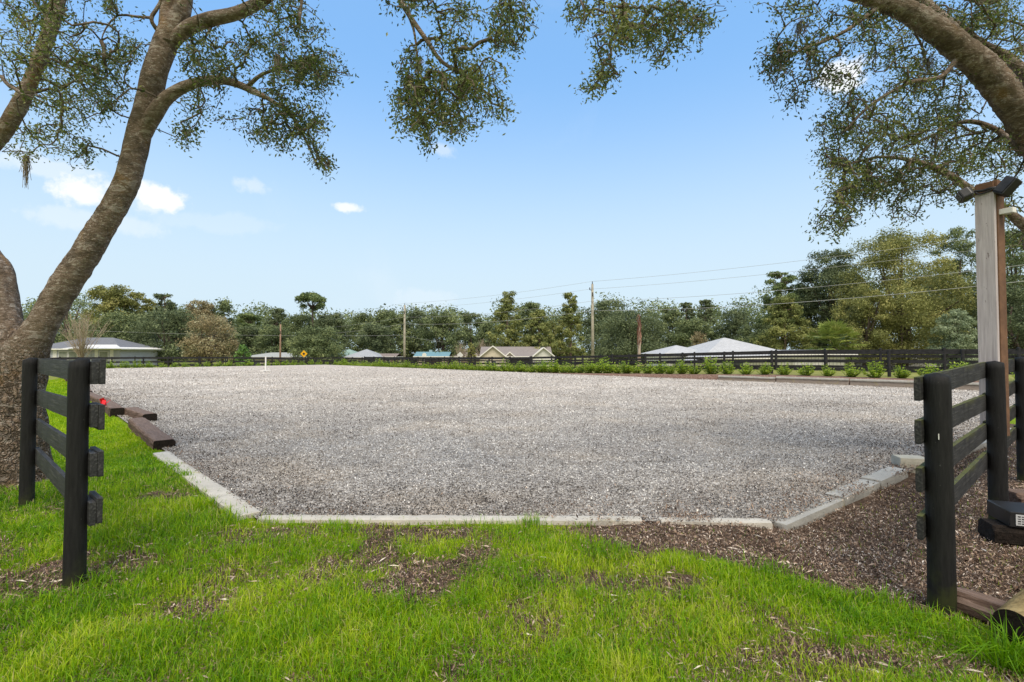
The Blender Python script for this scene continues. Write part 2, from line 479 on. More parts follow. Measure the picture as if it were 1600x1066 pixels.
def catmull(pts, rad, step=0.08):
    pts = np.asarray(pts, float); rad = np.asarray(rad, float)
    P0 = np.concatenate([[2 * pts[0] - pts[1]], pts, [2 * pts[-1] - pts[-2]]])
    R0 = np.concatenate([[rad[0]], rad, [rad[-1]]])
    op, orr = [], []
    for i in range(1, len(P0) - 2):
        L = np.linalg.norm(P0[i + 1] - P0[i]); k = max(2, int(L / step))
        for t in np.arange(k) / k:
            a, b, c, d = P0[i - 1], P0[i], P0[i + 1], P0[i + 2]
            op.append(.5 * (2 * b + (c - a) * t + (2 * a - 5 * b + 4 * c - d) * t * t + (3 * b - a - 3 * c + d) * t ** 3))
            orr.append(R0[i] * (1 - t) + R0[i + 1] * t)
    op.append(pts[-1]); orr.append(rad[-1])
    return np.array(op), np.array(orr)


def rough_box(name, L, Wd, H, m, end_m=None, seg=0.06, bev=0.006, jit=0.002, seed=0, sag=0.0, wear=0.0):
    """a sawn beam along X centred on the origin, bevelled, with slightly uneven faces"""
    nx = max(2, int(L / seg)); ny = max(2, int(Wd / 0.04)); nz = max(2, int(H / 0.04))
    bm = bmesh.new()
    bmesh.ops.create_cube(bm, size=1.0)
    bmesh.ops.scale(bm, vec=(L, Wd, H), verts=bm.verts)
    bmesh.ops.bevel(bm, geom=list(bm.edges), offset=bev, segments=2, affect='EDGES', profile=.6)
    for ax, k, ln in ((0, nx, L), (1, ny, Wd), (2, nz, H)):
        for i in range(1, k):
            co = [0, 0, 0]; no = [0, 0, 0]; co[ax] = -ln / 2 + ln * i / k; no[ax] = 1
            bmesh.ops.bisect_plane(bm, geom=list(bm.verts) + list(bm.edges) + list(bm.faces), plane_co=co, plane_no=no)
    bm.normal_update()
    q = np.array([v.co[:] for v in bm.verts]); no = np.array([v.normal[:] for v in bm.verts])
    d = (vnoise(q * np.array([.5, 1, 1]), 9, seed, 3) - .5) * 2 * jit
    if wear:
        edge = (np.abs(q[:, 1]) > Wd / 2 - .03) & (np.abs(q[:, 2]) > H / 2 - .03)
        d -= edge * wear * vnoise(q, 14, seed + 3, 2)
    q2 = q + no * d[:, None]
    q2[:, 2] += sag * (vnoise(np.stack([q[:, 0], q[:, 0] * 0], 1), 1.2, seed + 8, 1) - .5)
    for v, c in zip(bm.verts, q2): v.co = c
    me = bpy.data.meshes.new(name)
    bm.faces.ensure_lookup_table()
    if end_m is not None:
        for f in bm.faces:
            if abs(f.normal.x) > .85 and abs(f.calc_center_median().x) > L / 2 - .02: f.material_index = 1
    bm.to_mesh(me); bm.free()
    me.materials.append(m)
    if end_m is not None: me.materials.append(end_m)
    for p in me.polygons: p.use_smooth = False
    return me


def beam(name, a, b, Wd, H, m, parent=None, end_m=None, seed=0, **kw):
    """beam from a to b (its centre line), width Wd across, height H up"""
    a = Vector(a); b = Vector(b); d = b - a
    opts = {k: kw.pop(k) for k in ('seg', 'bev', 'jit', 'sag', 'wear') if k in kw}
    me = rough_box(name, d.length, Wd, H, m, end_m, seed=seed, **opts)
    o = link(name, me, parent, (a + b) / 2, **kw)
    o.rotation_euler = (0, -math.atan2(d.z, math.hypot(d.x, d.y)), math.atan2(d.y, d.x))
    return o


# ------------------------------------------------------------------ setting: terrain, lawn, arena, bed
BL = [(-2.20, 4.20), (-4.92, 6.95)]      # left border line of the arena corner
BR = [(2.28, 4.08), (4.95, 6.02)]        # right border line
AU0, AU1, AV1 = 1.46, 25.95, 58.5
ARENA = [(-2.20, 4.20), (2.28, 4.10), (5.05, 6.06), uv(AU1, -1.2), uv(AU1, AV1), uv(AU0 + .2, AV1), (-4.92, 6.95)]


def in_poly(x, y, poly, grow=0.0):
    x = np.asarray(x, float); y = np.asarray(y, float)
    c = np.zeros(x.shape, bool); n = len(poly)
    for i in range(n):
        x1, y1 = poly[i]; x2, y2 = poly[(i + 1) % n]
        cond = ((y1 > y) != (y2 > y)) & (x < (x2 - x1) * (y - y1) / (y2 - y1 + 1e-12) + x1)
        c ^= cond
    return c


def dist_poly(x, y, poly):
    best = np.full(np.shape(x), 1e9); n = len(poly)
    for i in range(n):
        a = np.array(poly[i]); b = np.array(poly[(i + 1) % n]); d = b - a
        t = np.clip(((x - a[0]) * d[0] + (y - a[1]) * d[1]) / (d @ d), 0, 1)
        best = np.minimum(best, np.hypot(x - a[0] - t * d[0], y - a[1] - t * d[1]))
    return best


def height(x, y):
    x = np.asarray(x, float); y = np.asarray(y, float)
    u = (x + y) / S2; v = (y - x) / S2; r = np.hypot(x, y)
    z = np.full(x.shape, -0.015)
    z = z - .09 * ss(1.2, 2.6, x) * (1 - ss(6, 14, r)) * ss(-.2, .6, 4.3 - y + (x - 2.3) * .72)
    z = z - .14 * ss(7.0, 9.5, v) * (1 - ss(1.0, 1.5, u)) - .02 * ss(0.2, 1.0, -u) * (v > 2)
    z = z - .55 * ss(42, 95, r)
    z = z - 1.15 * ss(64, 80, r) * ss(-.66, -.50, x / np.maximum(y, 1)) * (1 - ss(.25, .45, x / np.maximum(y, 1))) * (y > 0)
    z = z + (vnoise(np.stack([x, y], -1).reshape(-1, 2), 1.3, 3, 3).reshape(x.shape) - .5) * .05 * (1 - ss(15, 40, r))
    ins = in_poly(x, y, ARENA)
    dp = dist_poly(x, y, ARENA)
    z = np.where(ins, np.minimum(z, -.03 - .10 * ss(0, .25, dp)), z)
    bed = (u > AU1 - .3) & (u < 46) & (v > -6) & (v < 64)
    z = np.where(bed, np.minimum(z, -.45), z)
    return z


def lawn_at(x, y):
    """0 = bare litter, 1 = full grass"""
    p = np.stack([x, y], -1).reshape(-1, 2)
    n = vnoise(p, 1.5, 21, 3).reshape(np.shape(x)); n2 = vnoise(p, 5.0, 31, 2).reshape(np.shape(x))
    L = np.full(np.shape(x), .80)
    # litter strip running from in front of the border off to the right
    edge = 3.72 - .22 * ss(.2, 1.2, x) - .78 * np.clip(x - 1.3, 0, 9) * .55 - .25 * ss(1.3, 3, x)
    edge = np.where(x > 2.0, edge - .10 * (x - 2.0), edge)
    L = L - 1.15 * ss(-.18, .22, y - edge) * ss(-.1, 1.2, x)
    # thin patches
    for (cx, cy, rx, ry, a) in ((-3.0, 3.2, .85, .22, .62), (-3.9, 3.55, .9, .3, .5), (-1.45, 3.75, .6, .35, .42), (-.55, 3.0, .25, .5, .38), (.25, 2.55, .45, .22, .5),
                                (.95, 3.0, .35, .25, .5), (-1.9, 2.5, .4, .2, .3), (2.3, 2.3, .8, .28, .55), (1.2, 2.3, .4, .2, .35), (-4.1, 5.7, .8, .3, .3), (-3.4, 5.0, .5, .3, .3), (-1.0, 3.95, 1.3, .12, .5), (-5.5, 5.0, .8, .4, .6), (-.2, 2.2, .4, .15, .4), (-4.3, 6.6, .7, .22, .55)):
        L = L - a * .72 * np.exp(-(((x - cx) / rx) ** 2 + ((y - cy) / ry) ** 2))
    L = L + (n - .5) * 1.35 + (n2 - .5) * 1.0
    L = np.where((x > 3.2) & (y > 1.0) & (y < 9), np.minimum(L, .12 + .3 * (n2 - .3)), L)
    L = np.where(((x + y) / S2 < 1.2) & ((y - x) / S2 > 8.5), np.maximum(L, .9), L)
    L = np.where(np.hypot(x, y) > 14, 1.0, L)
    return np.clip(L, 0, 1)


def build_ground():
    r = [0.0]; q = .35
    while q < 2600:
        r.append(q); q += max(.05, q * (.018 if q < 14 else .035 if q < 140 else .15))
    r = np.array(r)
    a1 = np.linspace(-62, 62, 520); a2 = np.linspace(66, 294, 58)
    a = np.radians(np.concatenate([a1, a2])); na = len(a)
    R, A = np.meshgrid(r[1:], a, indexing='ij')
    X = R * np.sin(A); Y = R * np.cos(A)
    Z = height(X, Y)
    V = np.stack([X, Y, Z], -1).reshape(-1, 3)
    V = np.concatenate([V, [[0, 0, -.015]]]); n = len(r) - 1
    i = np.arange(n - 1)[:, None] * na; j = np.arange(na)[None, :]; j2 = (j + 1) % na
    Q = np.stack([i + j, i + na + j, i + na + j2, i + j2], -1).reshape(-1, 4)
    T = np.stack([np.arange(na), (np.arange(na) + 1) % na, np.full(na, len(V) - 1)], -1)
    rr = np.hypot(V[:, 0], V[:, 1])
    lw = lawn_at(V[:, 0], V[:, 1])
    dry = ss(24, 46, rr) * .75 + ss(24, 30, (V[:, 0] + V[:, 1]) / S2) * .2
    me = npmesh('ground', V, [Q, T], M['ground'], attrs={'lawn': lw, 'dry': dry}, smooth=True)
    link('ground', me, kind='structure')


build_ground()

# arena surface (slightly uneven sheet)
def build_arena():
    bm = bmesh.new()
    vs = [bm.verts.new((x, y, 0)) for x, y in ARENA]; bm.faces.new(vs)
    for k in range(1, 70):
        for no in ((1, -1, 0), (1, 1, 0)):
            c = (0, .0, 0)
            off = k * .9
            co = uv(0, off) if no[0] * no[1] < 0 else uv(off, 0)
            bmesh.ops.bisect_plane(bm, geom=list(bm.verts) + list(bm.edges) + list(bm.faces), plane_co=(co[0], co[1], 0), plane_no=no)
    q = np.array([v.co[:] for v in bm.verts]); z = (vnoise(q[:, :2], .8, 4, 3) - .5) * .035 * ss(0, 1.5, dist_poly(q[:, 0], q[:, 1], ARENA))
    for v, h in zip(bm.verts, z): v.co.z = h
    me = bpy.data.meshes.new('riding_arena_surface'); bm.to_mesh(me); bm.free(); me.materials.append(M['arena'])
    for p in me.polygons: p.use_smooth = True
    link('arena_ground', me, kind='structure')


build_arena()


def bed_h(u, v):
    v = np.asarray(v, float)
    h = np.interp(v, [-6, 8, 10.5, 20, 32, 50, 64], [.33, .32, .26, .05, -.20, -.30, -.32])
    h = h + .10 * ss(27.5, 33, u) * (1 - ss(10, 25, v)) * .6
    h = h - (.75 + h) * ss(38, 45.8, u)
    h = np.where(u < AU1 + .9, h + np.maximum(-.02 - h, 0) * (1 - ss(AU1 + .1, AU1 + .9, u)), h)   # ramps up to the arena's rim where the bed lies lower
    return h


def f_bed(T, b, co):
    sp = T.node('ShaderNodeSeparateXYZ', ins={0: co})
    u = T.math('MULTIPLY', T.math('ADD', sp.outputs[0], sp.outputs[1]), 1 / S2)
    un = T.math('ADD', u, T.math('MULTIPLY', T.noise(co, 1.2, 4), 1.0))
    mul = T.ramp(T.noise(co, 16, 6, .7), [(0.3, (0.10, 0.06, 0.045)), (0.55, (0.24, 0.16, 0.13)), (0.75, (0.40, 0.31, 0.27))])
    gr = T.ramp(T.noise(co, 2.2, 5, .7), [(0.3, (0.13, 0.16, 0.03)), (0.7, (0.34, 0.32, 0.11))])
    T.set(b.inputs['Base Color'], T.mix(T.smooth(un, 27.5, 28.0), mul, gr))
    setbump(T, b, T.noise(co, 20, 5), .8, .04)


M['bed'] = mat('planting_bed', f_bed, .95, .1)
uu = np.concatenate([[AU1 - .015, AU1 + .01, AU1 + .3, AU1 + .6], np.linspace(AU1 + .9, 46, 40)]); vv = np.linspace(-6, 64, 120)
U, Vv = np.meshgrid(uu, vv, indexing='ij')
Zb = bed_h(U, Vv) + (vnoise(np.stack([U, Vv], -1).reshape(-1, 2), 1.0, 5, 3).reshape(U.shape) - .5) * .07
Zb[0] = -.08; Zb[1] = np.where(Vv[1] > 10.0, np.maximum(Zb[1], -.01), Zb[1])
VV = np.stack([(U - Vv) / S2, (U + Vv) / S2, Zb], -1).reshape(-1, 3); nv = len(vv)
i = np.arange(len(uu) - 1)[:, None] * nv; j = np.arange(nv - 1)[None, :]
Q = np.stack([i + j, i + nv + j, i + nv + j + 1, i + j + 1], -1).reshape(-1, 4)
link('planted_bank_ground', npmesh('planted_bank_ground', VV, [Q], M['bed'], smooth=True), kind='structure')


def surf(x, y):
    u = (x + y) / S2; v = (y - x) / S2
    if AU1 < u < 46 and -6 < v < 64: return float(bed_h(np.array(u), np.array(v)))
    return float(height(np.array([x]), np.array([y]))[0])


# ------------------------------------------------------------------ ground cover: footing chips, litter, grass
def flakes(pos, size, rng, tint, elong=2.2, tilt=.35, lift=.004):
    n = len(pos); a = rng.uniform(0, 2 * math.pi, n)
    t = np.stack([np.cos(a), np.sin(a), rng.normal(0, tilt, n)], -1)
    s = np.stack([-np.sin(a), np.cos(a), rng.normal(0, tilt, n)], -1)
    L = (size * rng.uniform(.6, 1.5, n))[:, None]; Wd = L / elong * rng.uniform(.6, 1.4, n)[:, None]
    c = pos.copy(); c[:, 2] += lift + np.abs(t[:, 2]) * L[:, 0] * .4
    V = np.stack([c - t * L * .5, c + s * Wd * .5 + [0, 0, 1] * (L * .08), c + t * L * .5, c - s * Wd * .5], 1).reshape(-1, 3)
    k = np.arange(n)[:, None] * 4
    return V, np.concatenate([k, k + 1, k + 2, k + 3], 1), np.repeat(tint, 4)


def sample_view(rng, n, y0, y1, slope=1.12, power=1.0, pad=.6):
    t = rng.uniform(0, 1, n)
    y = (y0 ** (1 - power) + t * (y1 ** (1 - power) - y0 ** (1 - power))) ** (1 / (1 - power)) if power != 1 else y0 * (y1 / y0) ** t
    x = rng.uniform(-1, 1, n) * (y * slope + pad)
    return x, y


rng = np.random.default_rng(11)
x, y = sample_view(rng, 760000, 4.0, 50.0)
k = in_poly(x, y, ARENA) & (rng.uniform(0, 1, len(x)) > ss(16, 48, y) * .85); x, y = x[k], y[k]
dp = dist_poly(x, y, ARENA)
pz = (vnoise(np.stack([x, y], -1), .8, 4, 3) - .5) * .035 * ss(0, 1.5, dp)
pn = vnoise(np.stack([x, y], -1), 2.2, 6, 3); pn2 = vnoise(np.stack([x * .6, y], -1), .5, 16, 3)
front = 1 - ss(.2, 1.5, dp + (pn - .5) * 1.3)
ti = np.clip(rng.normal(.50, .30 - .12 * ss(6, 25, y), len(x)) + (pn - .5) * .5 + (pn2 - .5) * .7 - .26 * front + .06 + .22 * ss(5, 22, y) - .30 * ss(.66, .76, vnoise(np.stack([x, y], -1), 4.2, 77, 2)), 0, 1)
sz = (.0085 + .0013 * y)
V, Q, A = flakes(np.stack([x, y, pz], -1), sz, rng, ti, 1.9, .45)
link('arena_footing_chips', npmesh('arena_footing_chips', V, [Q], M['chip'], attrs={'tint': A}), kind='stuff')

# brown litter: right-hand strip, bare patches, and blown on to the arena's front edge
rng = np.random.default_rng(12)
x, y = sample_view(rng, 820000, 1.2, 9.0, 1.2)
ins = in_poly(x, y, ARENA); dp = dist_poly(x, y, ARENA)
lw = lawn_at(x, y)
pn = vnoise(np.stack([x, y], -1), 3.0, 40, 3)
prob = np.where(ins, np.exp(-dp / .30) * ss(.38, .6, pn) * .75 * np.where(x > .6, 1.4, .8), np.clip(1.0 - lw * .88, .10, 1))
k = rng.uniform(0, 1, len(x)) < prob
k &= ~((x + y < 1.0 * S2) & (y > 6.5))
x, y, pn = x[k], y[k], pn[k]
dpk = dist_poly(x, y, ARENA); onk = (dpk < .10) & (x > .4) & (rng.uniform(0, 1, len(x)) < ss(.40, .65, vnoise(np.stack([x, y], -1), 2.4, 88, 2)))
z = np.where(in_poly(x, y, ARENA), .002, height(x, y)); z = np.where(onk, .022, z)
ti = np.clip((rng.beta(1.1, 2.1, len(x)) + (pn - .5) * .5) * (1 - .5 * lawn_at(x, y)), 0, 1)
V, Q, A = flakes(np.stack([x, y, z + rng.uniform(0, .018, len(x))], -1), (.013 + .0014 * y) * rng.choice([.55, .8, 1.25], len(x), p=[.55, .35, .10]) * (1 - .25 * lawn_at(x, y)), rng, ti, 2.9, .6)
link('leaf_litter', npmesh('leaf_litter', V, [Q], M['litter'], attrs={'tint': A}), kind='stuff')
# twigs and long straw pieces in the litter
rng = np.random.default_rng(13)
x, y = sample_view(rng, 8000, 1.3, 7.0, 1.2)
k = (~in_poly(x, y, ARENA)) & (rng.uniform(0, 1, len(x)) < np.clip(1.05 - lawn_at(x, y), .06, 1)) & ~((x + y < 1.0 * S2) & (y > 6.5))
x, y = x[k], y[k]
V, Q, A = flakes(np.stack([x, y, height(x, y) + .012], -1), np.full(len(x), .06), rng, np.clip(rng.normal(.62, .2, len(x)), 0, 1), 18, .12)
link('straw_litter', npmesh('straw_litter', V, [Q], M['litter'], attrs={'tint': A}), kind='stuff')


def blades(x, y, z, h, w, rng, tint, lean=.45):
    n = len(x); a = rng.uniform(0, 2 * math.pi, n); b = a + rng.normal(0, .6, n)
    side = np.stack([-np.sin(a), np.cos(a), np.zeros(n)], -1) * (w * .5)[:, None]
    ln = np.abs(rng.normal(lean, lean * .5, n))
    d = np.stack([np.cos(b), np.sin(b), np.zeros(n)], -1)
    p = np.stack([x, y, z], -1)
    up = np.array([0, 0, 1.0])
    m = p + up * (h * .55)[:, None] + d * (h * ln * .3)[:, None]
    tip = p + up * (h * np.clip(1 - ln * .35, .2, 1))[:, None] + d * (h * ln)[:, None]
    V = np.stack([p - side, p + side, m + side * .85, m - side * .85, tip], 1).reshape(-1, 3)
    k = np.arange(n)[:, None] * 5
    Q = np.concatenate([k, k + 1, k + 2, k + 3], 1); T = np.concatenate([k + 3, k + 2, k + 4], 1)
    return V, Q, T, np.repeat(tint, 5)


def build_grass():
    rng = np.random.default_rng(14)
    G = Geo()
    x, y = sample_view(rng, 560000, 1.15, 9.5, 1.25, pad=1.3)
    lw = lawn_at(x, y)
    k = (~in_poly(x, y, ARENA)) & (rng.uniform(0, 1, len(x)) < ss(.0, 1.05, lw) * .92 + .05) & (y < 9.6)
    k &= (dist_poly(x, y, ARENA) > .10) | (rng.uniform(0, 1, len(x)) < .06)
    x, y, lw = x[k], y[k], lw[k]
    p = np.stack([x, y], -1)
    c = vnoise(p, .9, 51, 3); c2 = vnoise(p, 3.5, 52, 2)
    h = (.024 + .062 * rng.beta(2, 2.5, len(x))) * (.30 + 1.4 * c2) * (.6 + .65 * lw)
    h = h * (1 + .9 * np.exp(-(((x + 2.6) / .7) ** 2 + ((y - 4.3) / .6) ** 2)))
    w = .0024 + .0006 * y
    ti = np.clip(.50 + (c - .5) * 1.5 + (c2 - .5) * .6 + rng.normal(0, .20, len(x)), 0, .9)
    ti = np.where(rng.uniform(0, 1, len(x)) < .07, .97, ti)
    z = height(x, y) - .004
    G.add(*blades(x, y, z, h, w, rng, ti, .5))
    # darker, taller tufts
    for _ in range(330):
        cx, cy = rng.uniform(-4.2, 3.2), rng.uniform(1.6, 4.0)
        if lawn_at(np.array([cx]), np.array([cy]))[0] < .45: continue
        n = rng.integers(30, 80); r = rng.uniform(.04, .11)
        xx = cx + rng.normal(0, r, n); yy = cy + rng.normal(0, r, n)
        G.add(*blades(xx, yy, height(xx, yy), rng.uniform(.07, .13, n), np.full(n, .0045), rng, np.clip(rng.normal(.28, .12, n), 0, 1), .6))
    for (cx, cy, n, hh) in ((.16, 4.06, 70, .15), (-3.75, 5.6, 60, .12), (-1.5, 4.12, 40, .09), (.6, 4.06, 30, .07), (-.7, 4.1, 90, .07)):
        xx = cx + rng.normal(0, .05 if n < 80 else .4, n); yy = cy + rng.normal(0, .03, n)
        yy = 4.085 - np.abs(yy - 4.085) * 1.3 if cx > -3 else yy
        G.add(*blades(xx, yy, height(xx, yy), rng.uniform(.6, 1, n) * hh, np.full(n, .005), rng, np.clip(rng.normal(.35, .12, n), 0, 1), .45))
    # lawn beyond the left border, short and coarser with distance
    n = 190000
    y = 6.0 * (28 / 6.0) ** rng.uniform(0, 1, n); x = -rng.uniform(.55, 1.5, n) * y
    k = ((x + y) / S2 < 1.42) & ~in_poly(x, y, ARENA) & (dist_poly(x, y, ARENA) > .08)
    x, y = x[k], y[k]; p = np.stack([x, y], -1); c = vnoise(p, .8, 51, 3)
    G.add(*blades(x, y, height(x, y) - .004, rng.uniform(.03, .06, len(x)) * (1 + y * .02), .004 + .0011 * y, rng, np.clip(.55 + (c - .5) * .8 + rng.normal(0, .1, len(x)), 0, 1), .5))
    link('grass', G.mesh('grass', M['grass']), kind='stuff')


build_grass()
# the long-bladed clump under the log end at lower right
rng = np.random.default_rng(15)
n = 170; xx = 2.40 + rng.normal(0, .05, n); yy = 2.36 + rng.normal(0, .025, n)
V, Q, T, A = blades(xx, yy, height(xx, yy), rng.uniform(.12, .30, n), np.full(n, .006), rng, np.clip(rng.normal(.22, .1, n), 0, 1), 1.1)
link('grass_clump', npmesh('grass_clump', V, [Q, T], M['grass'], attrs={'tint': A}),
     label='long arching grass clump beside the brown timber and cut log', cat='grass clump')

# ------------------------------------------------------------------ arena edging
def edge_piece(name, a, b, wd, h, top, m, label, seed, group=None, cat='kerb slab', **kw):
    return beam(name, (a[0], a[1], top - h / 2), (b[0], b[1], top - h / 2), wd, h, m, seed=seed, label=label, cat=cat, group=group, bev=.008, jit=.004, wear=.01, **kw)


G_ED = 'concrete edging slabs round the near arena corner'
edge_piece('concrete_edging', (-2.30, 4.27), (-4.30, 6.22), .20, .16, .018, M['conc'], 'long pale concrete edging slab running along the left grass edge to the front corner', 1, G_ED)
edge_piece('concrete_edging', (-4.33, 6.25), (-5.0, 6.93), .20, .16, .015, M['conc'], 'short yellowish concrete edging slab between the dark railroad tie and the long pale slab', 2, G_ED)
edge_piece('concrete_edging', (-2.16, 4.19), (1.10, 4.155), .135, .15, .018, M['conc'], 'longest thin pale edging slab across the front of the arena behind the grass', 3, G_ED)
edge_piece('concrete_edging', (1.25, 4.15), (2.17, 4.11), .125, .15, .014, M['conc'], 'short yellow stained edging slab at the right end of the front row, half under litter', 4, G_ED)
edge_piece('concrete_edging', (2.21, 4.10), (3.17, 4.80), .19, .15, .006, M['concg'], 'grey slab with pointed end starting the right edge, lying nearest in the brown litter', 5, G_ED)
edge_piece('concrete_edging', (3.19, 4.82), (3.95, 5.37), .19, .15, .018, M['concg'], 'cracked grey slab in the middle of the right edge beside brown mulch', 6, G_ED)
edge_piece('concrete_edging', (3.97, 5.38), (4.68, 5.90), .20, .14, .034, M['concg'], 'grey slab at the far end of the right edge, next to the stained concrete block', 7, G_ED)
edge_piece('concrete_block', (4.86, 6.16), (5.16, 6.08), .24, .26, .12, mat('stained_block', f_concrete((0.50, 0.48, 0.40)), .9, .2), 'stained whitish concrete block behind the right gate post', 8, None, 'concrete block')
edge_piece('concrete_edging', (5.40, 6.32), (9.3, 9.0), .18, .15, .03, M['concg'], 'long grey slab seen behind the boards of the right fence', 9, G_ED)

G_TI = 'railroad ties edging the left side of the arena'
def tie(u0, v0, u1, v1, top, label, seed, wd=.24, h=.2, tilt=0):
    a = uv(u0, v0); b = uv(u1, v1)
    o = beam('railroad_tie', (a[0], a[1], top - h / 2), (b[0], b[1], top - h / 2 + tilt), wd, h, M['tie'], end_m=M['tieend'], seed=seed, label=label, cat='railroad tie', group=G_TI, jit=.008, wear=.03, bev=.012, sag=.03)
    return o


tie(1.47, 8.85, 1.56, 12.2, .12, 'nearest heavy brown railroad tie, its dark end next to the yellowish slab', 21, .28, .24)
tie(1.82, 12.5, 1.72, 14.3, .16, 'railroad tie with a dark squared end, second from the camera, set a little inward', 22, .26, .24)
tie(1.46, 14.2, 1.50, 17.6, .17, 'third railroad tie, long reddish one with a raised front end beside the red flag', 23, .26, .24)
tie(1.50, 17.7, 1.40, 21.0, .15, 'fourth railroad tie, behind the reddish one along the lawn', 24)
tie(1.42, 21.1, 1.50, 23.4, .17, 'fifth railroad tie from the camera, narrow pale one partly hidden by the gate boards', 25, .22)
for kk in range(8):
    tie(1.50, 23.5 + kk * 3.3, 1.52, 26.7 + kk * 3.3, .13, 'one of the far railroad ties behind the left gate boards', 26 + kk)

# retaining wall along the right side: caps and lower course
G_RW = 'low concrete retaining wall pieces along the right side'
segs = [(-2.4, 1.2), (1.25, 4.6), (4.65, 7.6), (7.65, 10.4)]
labs = ['low concrete wall piece seen through the boards of the right fence', 'low concrete wall piece ending behind the right gate post', 'low concrete wall piece left of the right gate post, with the long crack line',
        'leftmost low concrete wall piece, tapering into mulch under the shrubs']
for kk, ((v0, v1), lb) in enumerate(zip(segs, labs)):
    a, b = uv(AU1, v0), uv(AU1, v1)
    r_ = empty('retaining_wall', (a[0], a[1], 0), label=lb, cat='retaining wall', group=G_RW)
    hh = .31 if kk < 3 else .27
    o = beam('wall_course', (a[0], a[1], hh / 2 - .13), (b[0], b[1], hh / 2 - .13), .20, hh, M['wall'], seed=40 + kk, bev=.01, jit=.006, wear=.02)
    o.parent = r_; o.location -= r_.location
    o = beam('wall_cap', (a[0], a[1], hh + .05 - .13 + .005), (b[0], b[1], hh + .05 - .13 + .005), .30, .10, M['concg'], seed=50 + kk, bev=.012, jit=.006, wear=.02)
    o.parent = r_; o.location -= r_.location

# ------------------------------------------------------------------ near fences
def round_post(name, x, y, zt, zb, r, m, parent, seed=0, slant=.01):
    zs = np.linspace(zb - .3, zt, 34); pts = np.stack([np.full(34, 0.0), np.zeros(34), zs], -1)
    rad = np.full(34, r) * (1 + .06 * (zt - zs) / (zt - zb)); rad[-1] *= .93
    V, Q, T = tube(pts, rad, 28, .10, seed, True)
    top = V[:, 2] > zt - .04
    V[:, 2] += np.where(top, (V[:, 0] * .5 + V[:, 1]) * slant / r, 0)
    me = npmesh(name, V, [Q, T], m, smooth=True)
    o = link(name, me, parent, (x, y, 0)); return o


def near_fence(label, posts, tops, bots, prad, bt, bh, boards, side, m, ext0, ext1, seed, gates=0.0):
    base = posts[0]
    e = empty('board_fence', (base[0], base[1], bots[0]), label=label, cat='fence')
    o_ = Vector(e.location)
    for i, (p, t, b) in enumerate(zip(posts, tops, bots)):
        o = round_post('post', p[0], p[1], t, b, prad, M['post'], e, seed + i)
        o.location -= o_
    n = len(posts)
    for i in range(n - 1):
        a = np.array(posts[i]); b = np.array(posts[i + 1]); d = (b - a) / np.linalg.norm(b - a)
        nr = np.array([-d[1], d[0]]) * side
        off = prad + bt / 2 - .006
        e0 = -ext0 if i == 0 else .004; e1 = ext1 if i == n - 2 else -.004
        for q, zb in enumerate(boards):
            A = a + nr * off + d * e0; B = b + nr * off + d * e1
            jz = ((i * 7 + q * 3 + seed) % 5 - 2) * .006
            ob = beam('board', (A[0], A[1], tops[i] - zb - bh / 2 + jz), (B[0], B[1], tops[i + 1] - zb - bh / 2 - jz), bt, bh, m, seed=seed + 10 * i + q, bev=.003, jit=.0022, wear=.004)
            ob.parent = e; ob.location -= o_
            if i == 0 and gates:
                A2 = a + nr * (off + bt / 2 + .016) + d * (-ext0 - .004); B2 = a + nr * (off + bt / 2 + .016) + d * .16
                ob = beam('nailed_block', (A2[0], A2[1], tops[0] - zb - bh / 2 + .002), (B2[0], B2[1], tops[0] - zb - bh / 2 + .002), .03, bh + .012, m, seed=seed + 90 + q, bev=.003, jit=.002)
                ob.parent = e; ob.location -= o_
    return e


# left section: gate end post nearest, tree-side post behind it
near_fence('black four board fence section on two posts in front of the big left oak',
           [(-2.70, 3.02), (-4.60, 4.62)], [1.375, 1.365], [0.0, -.02], .053, .035, .145, [.0, .285, .575, .865], -1, M['board'], .09, .05, 61, gates=.03)
rf = near_fence('black board fence at the right with green algae on its top edges',
           [(2.545, 2.90), (4.33, 4.34), (6.03, 5.72), (7.9, 7.2)], [1.285, 1.335, 1.36, 1.38], [-.10, -.07, -.05, -.03], .064, .032, .145, [.0, .275, .545, .815], 1, M['boardg'], .11, .05, 81, gates=0)

G = Geo(); G.box((2.545 - .067 * .64 - rf.location.x, 2.90 - .067 * .77 - rf.location.y, .93 - rf.location.z), (.003, .002, .017), math.radians(40))
link('staple', G.mesh('staple', M['white']), rf)
# light post: faded 2x8 boards bolted to the second fence post, two floodlights and a sensor
lp = empty('light_post', (4.46, 4.50, .66), label='tall faded wooden post carrying two black floodlights above the right fence', cat='light post')
yaw = math.radians(-66)
o = beam('pale_board', (0, 0, .0), (0, 0, 2.47), .05, .185, M['paleboard'], lp, seed=101, bev=.003, jit=.002)
o.rotation_euler = (0, 0, 0)
bm_ = Geo()
def vbeam(nm, cx, cy, hx, hy, z0, z1, m, par, seed):
    me = rough_box(nm, z1 - z0, hy * 2, hx * 2, m, seed=seed, seg=.12, bev=.003, jit=.0015)
    o = link(nm, me, par, (cx, cy, (z0 + z1) / 2)); o.rotation_euler = (0, -math.pi / 2, 0); return o
bpy.data.objects.remove(o)
lp.rotation_euler = (0, 0, yaw)
M['paleboard_h'] = M['paleboard']


